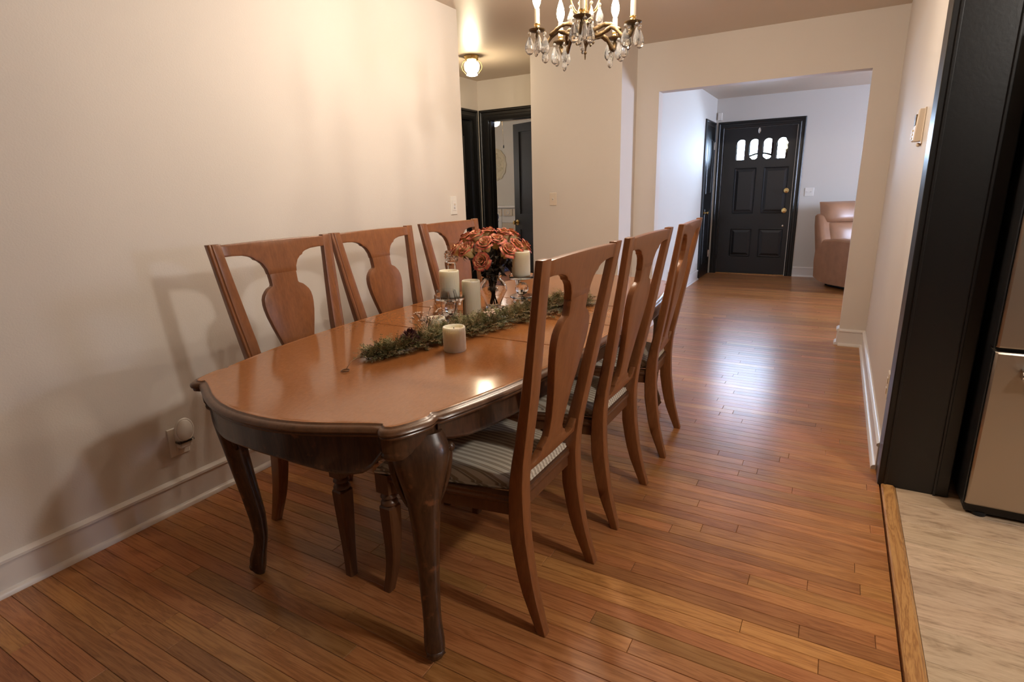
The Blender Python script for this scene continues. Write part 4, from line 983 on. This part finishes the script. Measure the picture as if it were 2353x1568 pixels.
def rose_bloom(seed):
    rd = random.Random(seed); mb = MB(); edge = []
    def petal(a0, width, r0, r1, z0, z1, curl, nu=6, nv=6):
        o0 = len(mb.v)
        for i in range(nu+1):
            for j in range(nv+1):
                u = i/nu*2-1; v = j/nv
                w = width*(0.45+0.55*math.sin(min(1, v*1.25)*PI/2))*(1-0.35*max(0, v-0.75)*4*abs(u)**1.5)
                a = a0+u*w; r = r0+(r1-r0)*(v**0.55) + curl*max(0, v-0.72)**1.3*3.2 + 0.0012*math.sin(u*9+a0*7+v*5)
                z = z0+(z1-z0)*math.sin(v*PI/2) - 0.006*abs(u)**2*v - curl*max(0, v-0.80)*1.5
                mb.v.append((r*math.cos(a), r*math.sin(a), z)); edge.append(v + 0.12*abs(u)*v)
        for i in range(nu):
            for j in range(nv):
                k = o0+i*(nv+1)+j; mb.f.append((k, k+nv+1, k+nv+2, k+1))
    for ring, (n, r0, r1, z0, z1, wd, cu) in enumerate([(3, 0.003, 0.007, 0.006, 0.070, 1.35, 0.001), (4, 0.006, 0.014, 0.004, 0.070, 1.0, 0.004), (5, 0.009, 0.022, 0.0, 0.068, 0.85, 0.008), (5, 0.012, 0.030, -0.004, 0.063, 0.85, 0.013), (5, 0.014, 0.038, -0.008, 0.055, 0.80, 0.022)]):
        for k in range(n): petal(2*PI*k/n+ring*0.7+rd.uniform(-.15, .15), wd*rd.uniform(.9, 1.1), r0, r1*rd.uniform(.92, 1.08), z0, z1*rd.uniform(.92, 1.05), cu*rd.uniform(.5, 1.3))
    return mb, edge
def make_rose(seed):
    mb, edge = rose_bloom(seed)
    me = bpy.data.meshes.new('bloom'); me.from_pydata(mb.v, [], mb.f); me.materials.append(M['petal'])
    at = me.attributes.new('edge', 'FLOAT', 'POINT')
    for i, v in enumerate(edge): at.data[i].value = v
    for p in me.polygons: p.use_smooth = True
    return me
blooms = [make_rose(s) for s in range(4)]
sep = MB()
for k in range(5):
    a = 2*PI*k/5
    def f_(u, v, a=a): 
        w = 0.006*math.sin(PI*min(1, v+0.12))*(2*u-1); r = 0.004+0.020*math.sin(v*1.6)
        return (r*math.cos(a)-w*math.sin(a), r*math.sin(a)+w*math.cos(a), -0.004-0.026*v+0.01*math.sin(v*PI))
    sep.grid(f_, 2, 4)
sep.lathe([(0.002, -0.016), (0.007, -0.010), (0.009, -0.003), (0.006, 0.003)], 8)
sep_me = None
CVX, CVY = Vector((-0.423, 0.906, 0)), Vector((-0.906, -0.423, 0))   # away from / across the entry view
spots = [  # along across-axis (left +), depth (toward the viewer -), height, tilt, label
    (0.122, -0.01, 1.010, 0.95, 'dried rose at the far left edge of the bouquet'),
    (0.085, -0.045, 1.008, 0.75, 'dried cream and coral rose on the left side, second from the edge'),
    (0.090, 0.035, 1.045, 0.5, 'dried rose at the back left of the bouquet'),
    (0.050, -0.015, 1.055, 0.35, 'dried rose at the top left of the bouquet'),
    (0.032, -0.088, 0.978, 1.25, 'cream dried rose hanging lowest and facing forward at the front of the bouquet'),
    (0.020, -0.060, 1.030, 0.6, 'coral dried rose above the lowest forward-facing rose'),
    (0.010, 0.030, 1.066, 0.15, 'dried rose at the top center rear of the bouquet'),
    (-0.018, -0.045, 1.040, 0.45, 'deep coral dried rose at the bouquet center'),
    (-0.045, -0.010, 1.058, 0.3, 'dried red rose at the top right of the bouquet'),
    (-0.055, -0.070, 1.005, 0.85, 'dried rose low at the front right of the bouquet'),
    (-0.078, 0.035, 1.050, 0.5, 'dried rose at the back right of the bouquet'),
    (-0.088, -0.035, 1.020, 0.75, 'dried coral rose on the right side of the bouquet'),
    (-0.122, 0.000, 1.015, 0.95, 'dried rose at the far right edge of the bouquet, nearest the right candle'),
    (-0.040, 0.070, 1.040, 0.5, 'dried rose hidden at the rear of the bouquet')]
ax = Vector((0.906, -0.0, 0)); 
view = Vector((VX, VY, 0)).normalized(); left = Vector((-view.y, view.x, 0))
rr = random.Random(5)
for i, (a, d, z, tilt, lab) in enumerate(spots):
    off = left*a + view*d
    pos = Vector((VX, VY, 0)) + off + Vector((0, 0, z))
    e = empty('dried_rose', pos, 0, lab, 'rose', 'dried roses in the glass vase')
    dirv = (off.normalized()*math.sin(tilt) + Vector((0, 0, 1))*math.cos(tilt)).normalized()
    q = dirv.to_track_quat('Z', 'Y'); e.rotation_mode = 'QUATERNION'; e.rotation_quaternion = q
    b = bpy.data.objects.new('bloom', blooms[i % 4]); C.objects.link(b); b.parent = e; b.rotation_euler = (0, 0, rr.uniform(0, 6)); s_ = rr.uniform(0.80, 0.92); b.scale = (s_, s_, s_)
    if sep_me is None:
        so = sep.build('sepals', M['leafdark'], e, smooth=True); sep_me = so.data
    else:
        so = bpy.data.objects.new('sepals', sep_me); C.objects.link(so); so.parent = e
    inv = q.to_matrix().inverted()
    neck = Vector((VX, VY, 0)) + off.normalized()*rr.uniform(0.006, 0.026) + Vector((0, 0, 0.905)); foot_ = Vector((VX, VY, 0)) - off.normalized()*rr.uniform(0.0, 0.022) + Vector((0, 0, 0.778))
    under = pos - dirv*0.05 + Vector((0, 0, -0.01))
    def bez(t): return (pos-dirv*0.012)*(1-t)**2 + under*2*t*(1-t) + neck*t*t
    pth = [bez(t/6) for t in range(7)] + [neck*(1-t)+foot_*t for t in (0.3, 0.6, 1.0)]
    st = MB().tube([inv @ (p-pos) for p in pth], 0.0026, 6).build('stem', M['stem'], e, smooth=True)
    lf = MB()
    for k in range(9):
        t = rr.uniform(0.15, 1.0); p = bez(t) if k < 7 else neck*0.6+foot_*0.4; aa = rr.uniform(0, 2*PI)
        dd = Vector((math.cos(aa), math.sin(aa), rr.uniform(-0.9, 0.3))).normalized(); wv = dd.cross(Vector((0, 0, 1))).normalized(); L_ = rr.uniform(0.030, 0.052) if k < 7 else 0.025
        def ff(u, v, p=p, dd=dd, wv=wv, L_=L_, k=k): return inv @ (p + dd*(L_*v) + wv*((2*u-1)*L_*0.30*math.sin(PI*min(1, v+0.05))) + Vector((0, 0, -0.012*v*v + 0.004*math.sin(v*9+k))) - pos)
        lf.grid(ff, 2, 5)
    lf.build('leaves', M['leafdark'], st, smooth=True)

# garland of dried greenery
gp = [(-1.305, 1.295), (-1.285, 1.345), (-1.268, 1.41), (-1.245, 1.50), (-1.235, 1.60), (-1.225, 1.70), (-1.20, 1.80), (-1.185, 1.90), (-1.165, 2.0), (-1.13, 2.1), (-1.09, 2.2), (-1.06, 2.3), (-1.035, 2.40), (-1.02, 2.50)]
gw = [0.02, 0.035, 0.04, 0.045, 0.075, 0.12, 0.135, 0.15, 0.15, 0.14, 0.13, 0.115, 0.10, 0.05]
gh = [0.03, 0.045, 0.055, 0.06, 0.07, 0.075, 0.065, 0.065, 0.07, 0.08, 0.10, 0.115, 0.10, 0.05]
gar = empty('greenery_garland', (gp[0][0], gp[0][1], TZ), 0, 'garland of dried fern-like greenery lying along the middle of the table', 'garland')
g0 = Vector((gp[0][0], gp[0][1], TZ))
def gpt(t):
    f_ = t*(len(gp)-1); i = min(int(f_), len(gp)-2); k = f_-i
    return Vector((gp[i][0]*(1-k)+gp[i+1][0]*k, gp[i][1]*(1-k)+gp[i+1][1]*k, 0)), gw[i]*(1-k)+gw[i+1]*k, gh[i]*(1-k)+gh[i+1]*k
MB().tube([gpt(t/20)[0]+Vector((0, 0, 0.012+TZ))-g0 for t in range(21)], 0.005, 6).build('main_stem', M['stem'], gar, smooth=True)
gm1, gm2 = simple('foliage_olive', srgb(128, 118, 78), 0.75), simple('foliage_brown', srgb(146, 120, 82), 0.8)
sprigs = [MB(), MB(), MB()]
rg_ = random.Random(21)
for k in range(2400):
    t = rg_.random(); c, w, h = gpt(t)
    tg = (gpt(min(1, t+0.02))[0]-gpt(max(0, t-0.02))[0]).normalized(); nn = Vector((-tg.y, tg.x, 0))
    lat = rg_.gauss(0, 0.38); lat = max(-1, min(1, lat)); base = c + nn*lat*w*0.75 + Vector((0, 0, 0.004 + rg_.random()*h*0.55*(1-lat*lat)))
    # keep clear of the candle, vase and holders
    if any((base-Vector((x, y_, base.z))).length < r_ for x, y_, r_ in ((-1.108, 1.515, 0.045), (-1.355, 1.995, 0.045), (-1.325, 1.70, 0.036), (VX, VY, 0.05))): continue
    dd = (tg*rg_.uniform(-1, 0.7) + nn*(lat*1.2+rg_.uniform(-.7, .7)) + Vector((0, 0, rg_.uniform(-0.1, 0.9)*(1.1-abs(lat))))).normalized()
    L_ = rg_.uniform(0.024, 0.050); mb = sprigs[rg_.choice((0, 0, 1, 1, 2) if abs(lat) < 0.6 else (0, 1, 2, 2))]
    side = dd.cross(Vector((0, 0, 1))); side = side.normalized() if side.length > 0.1 else Vector((1, 0, 0)); upv = side.cross(dd)
    base = base + Vector((0, 0, TZ)) - g0
    tip = base + dd*L_; 
    if tip.z < 0.002: tip.z = 0.002
    q1 = side*0.0007; mb.add([base-q1, base+q1, tip], [(0, 1, 2)])
    nl = rg_.randint(6, 9)
    for j in range(nl):
        v = (j+1)/nl; p = base + (tip-base)*v
        for s_ in (-1, 1):
            ld = (dd*0.7 + side*s_*rg_.uniform(0.5, 1.0) + upv*rg_.uniform(-0.6, 0.6)).normalized(); ll = 0.0135*(1.15-v*0.6)*rg_.uniform(0.7, 1.2); wv = ld.cross(upv).normalized()*0.0016 if ld.cross(upv).length > 1e-3 else side*0.0016
            a_, b_ = p+ld*ll*0.55+wv, p+ld*ll*0.55-wv
            mb.add([p, a_, p+ld*ll, b_], [(0, 1, 2, 3)])
for mb, m_, n_ in zip(sprigs, (M['leafgreen'], gm1, gm2), ('foliage', 'foliage', 'seed_foliage')):
    o = mb.build(n_, m_, gar); o['kind'] = 'stuff'
# small dried flower sprigs in the garland
def flower_sprig(x, y, n, hh, label, spread=0.05, seed=1):
    r_ = random.Random(seed); e = empty('dried_flower_sprig', (x, y, TZ), 0, label, 'dried flowers', 'small dried flower sprigs in the garland')
    sm = MB(); fm = MB()
    for k in range(n):
        tp = Vector((r_.uniform(-spread, spread), r_.uniform(-spread, spread), hh*r_.uniform(0.45, 1.0)))
        mid = tp*0.5 + Vector((r_.uniform(-.008, .008), r_.uniform(-.008, .008), 0.01))
        sm.tube([Vector((0, 0, 0.004)), mid, tp], 0.0007, 4)
        for q in range(3):
            p = tp + Vector((r_.uniform(-.008, .008), r_.uniform(-.008, .008), r_.uniform(-.005, .005)))
            sm.tube([mid*0.4+tp*0.6, p], 0.0005, 4); st = len(fm.v)
            fm.lathe([(0.0005, -0.003), (0.0035, -0.001), (0.0042, 0.001), (0.002, 0.003), (0.0003, 0.0035)], 6, p)
    sm.build('sprig_stems', M['stem'], e); fo = fm.build('blossoms', M['whiteflower'], e); fo['kind'] = 'stuff'
flower_sprig(-1.345, 1.655, 22, 0.095, 'pale dried flower sprig standing over the low candle', 0.06, 2)
flower_sprig(-1.165, 1.86, 9, 0.085, 'pinkish dried flower sprig in the garland behind the short candle', 0.04, 3)
flower_sprig(-1.03, 2.33, 8, 0.12, 'dried flower sprig near the far end of the garland', 0.04, 4)
# burgundy dried flower
bf = empty('burgundy_flower', (-1.262, 1.462, TZ+0.012), 0, 'dark burgundy dried flower head in the near part of the garland', 'dried flower')
r_ = random.Random(9); pm = MB()
for k in range(170):
    a = r_.uniform(0, 2*PI); el = r_.uniform(-0.3, 1.5); d = Vector((math.cos(a)*math.cos(el), math.sin(a)*math.cos(el), math.sin(el)))
    p = Vector((0, 0, 0.022)) + Vector((d.x*0.020, d.y*0.026, d.z*0.020)); s_ = d.cross(Vector((0, 0, 1))).normalized() if abs(d.z) < 0.98 else Vector((1, 0, 0))
    L_ = r_.uniform(0.012, 0.024); tw = s_*0.004
    pm.add([p-tw*0.5, p+d*L_*0.6+tw+Vector((0, 0, r_.uniform(-.004, .004))), p+d*L_, p+d*L_*0.6-tw, p+tw*0.5], [(0, 4, 1, 2, 3)])
po = pm.build('petals', M['burgundy'], bf); po['kind'] = 'stuff'
MB().sphere((0, 0, 0.022), 0.020, 12, 8, 0.95).build('flower_head', M['burgundy'], bf, smooth=True)
# wire loop at the garland's tip
wl = MB().torus((0, 0, 0.003), 0.0125, 0.0011, 22, 6, 'Z').torus((0.002, 0.001, 0.0055), 0.0118, 0.0011, 22, 6, 'Z')
wl.tube([(-0.006, 0.012, 0.004), (-0.018, 0.045, 0.018), (-0.022, 0.075, 0.020), (-0.02, 0.10, 0.018)], 0.0011, 6)
o = wl.build('wire_loop', M['wire'], None, smooth=True); o.location = (-1.283, 1.172, TZ); tag(o, 'small brown wire loop sticking out of the near tip of the garland', 'wire')

# ---------------------------------------------------------------- bedroom seen through the doorway
bl = empty('bedroom_ceiling_light', (-4.45, 7.35, CZ), 0, 'round glowing ceiling lamp with pull chain seen through the bedroom doorway', 'ceiling light')
MB().lathe([(0.001, 0), (0.09, 0), (0.095, -0.03), (0.07, -0.07), (0.06, -0.13), (0.001, -0.13)], 24).build('housing', M['brass'], bl, smooth=0.6)
MB().lathe([(0.05, -0.13), (0.072, -0.165), (0.080, -0.20), (0.068, -0.24), (0.035, -0.262), (0.001, -0.266)], 24, cap=False).build('globe', emit('bedroom_globe', (1, 0.85, 0.62, 1), 9), bl, smooth=True)
MB().tube([(0.10, 0.04, -0.10), (0.11, 0.05, -0.52)], 0.0018, 5).build('pull_chain', M['brass'], bl)
MB().lathe([(0.003, -0.515), (0.009, -0.53), (0.009, -0.555), (0.002, -0.565)], 10, (0.11, 0.05, 0)).build('chain_fob', M['rubber'], bl, smooth=True)
point('bedroom_bulb', (-4.45, 7.35, 2.10), 5, (1, 0.93, 0.84), 0.06)
tl = empty('bedroom_fill_lamp', (-5.85, 6.25, 0.0), 0, 'added standing lamp out of sight behind the hallway wall, brightening the bedroom', 'lamp')  # lamp added out of view to brighten the bedroom
MB().lathe([(0.001, 0), (0.13, 0), (0.13, 0.02), (0.015, 0.04), (0.012, 1.35), (0.001, 1.35)], 20).build('stand', M['bronze'], tl, smooth=0.6)
MB().lathe([(0.17, 1.25), (0.11, 1.50)], 24, cap=False).build('lamp_shade', M['ivory'], tl, smooth=True)
point('bedroom_fill_bulb', (-5.85, 6.25, 1.52), 34, (1, 0.94, 0.86), 0.06)  # fill light of the added lamp
md = empty('wall_medallion', (-5.43, 9.0, 1.73), 0, 'cream oval carved wall medallion in the room beyond the hallway', 'wall decoration')
def oval(rx, rz, y): return [(rx*math.cos(2*PI*k/40)*(1+0.03*math.cos(12*2*PI*k/40)), y, rz*math.sin(2*PI*k/40)*(1+0.03*math.cos(12*2*PI*k/40))) for k in range(40)]
MB().loft([oval(0.20, 0.27, 0), oval(0.20, 0.27, -0.02), oval(0.175, 0.245, -0.035), oval(0.15, 0.21, -0.02), oval(0.10, 0.15, -0.028)]).build('plaque', M['plaque'], md, smooth=0.7)
sc = MB(); r_ = random.Random(4)
for k in range(46):
    a = r_.uniform(0, 2*PI); q = math.sqrt(r_.random())*0.9; c = Vector((0.15*q*math.cos(a), -0.028, 0.21*q*math.sin(a))); ro = r_.uniform(0.012, 0.028)
    sc.torus(c, ro, 0.006, 12, 5, 'Y', arc=0.75)
sc.build('carved_scrolls', M['plaque'], md, smooth=True)
dr = empty('white_mantel', (-5.05, 8.995, 0), 0, 'white carved mantel with two ornamental blocks against the far bedroom wall', 'mantel')
MB().box(-0.42, 0.42, -0.16, 0, 0.98, 1.02).build('top_shelf', M['base'], dr, bevel=0.004)
MB().box(-0.40, -0.24, -0.12, 0, 0, 0.98).box(0.24, 0.40, -0.12, 0, 0, 0.98).box(-0.24, 0.24, -0.11, 0, 0.72, 0.98).build('frame', M['base'], dr, bevel=0.004)
for x in (-0.32, -0.10, 0.10, 0.32):
    pb = MB().box(x-0.09, x+0.09, -0.135, -0.11, 0.84, 0.96).build('ornament_block', M['beige'], dr, bevel=0.004)
    MB().torus((x, -0.137, 0.90), 0.035, 0.008, 16, 6, 'Y').build('rosette', M['base'], pb, smooth=True)
MB().box(-0.24, 0.24, -0.10, 0, 0, 0.72).build('inner_panel', M['beige'], dr)
bdd = empty('metal_bed', (-4.62, 7.6, 0), 0, 'dark blue metal bed footboard with pale blue bedding beyond the doorway', 'bed')
for x in (-0.9, 0.0):
    MB().lathe([(0.022, 0), (0.022, 0.80), (0.030, 0.82), (0.022, 0.84), (0.034, 0.88), (0.030, 0.92), (0.012, 0.95), (0.020, 0.97), (0.001, 1.0)], 16, (x, 0, 0)).build('post', M['navy'], bdd, smooth=0.6)
for k in range(7):
    x = -0.78+k*0.115; MB().tube([(x, 0, 0.25), (x, 0, 0.80)], 0.008, 8).build('spindle', M['navy'], bdd)
MB().tube([(-0.9, 0, 0.80), (0, 0, 0.80)], 0.014, 10).build('top_rail', M['navy'], bdd, smooth=True)
MB().tube([(-0.9, 0, 0.25), (0, 0, 0.25)], 0.014, 10).build('bottom_rail', M['navy'], bdd, smooth=True)
MB().box(-0.92, 0.02, 0.04, 1.05, 0.28, 0.60).build('mattress', simple('pale_blue_bedding', srgb(176, 190, 214), 0.8), bdd, smooth=0.8, bevel=0.06, seg=4)
MB().box(-0.88, -0.02, 0.06, 1.02, 0.0, 0.28).build('bed_base', M['navy'], bdd)
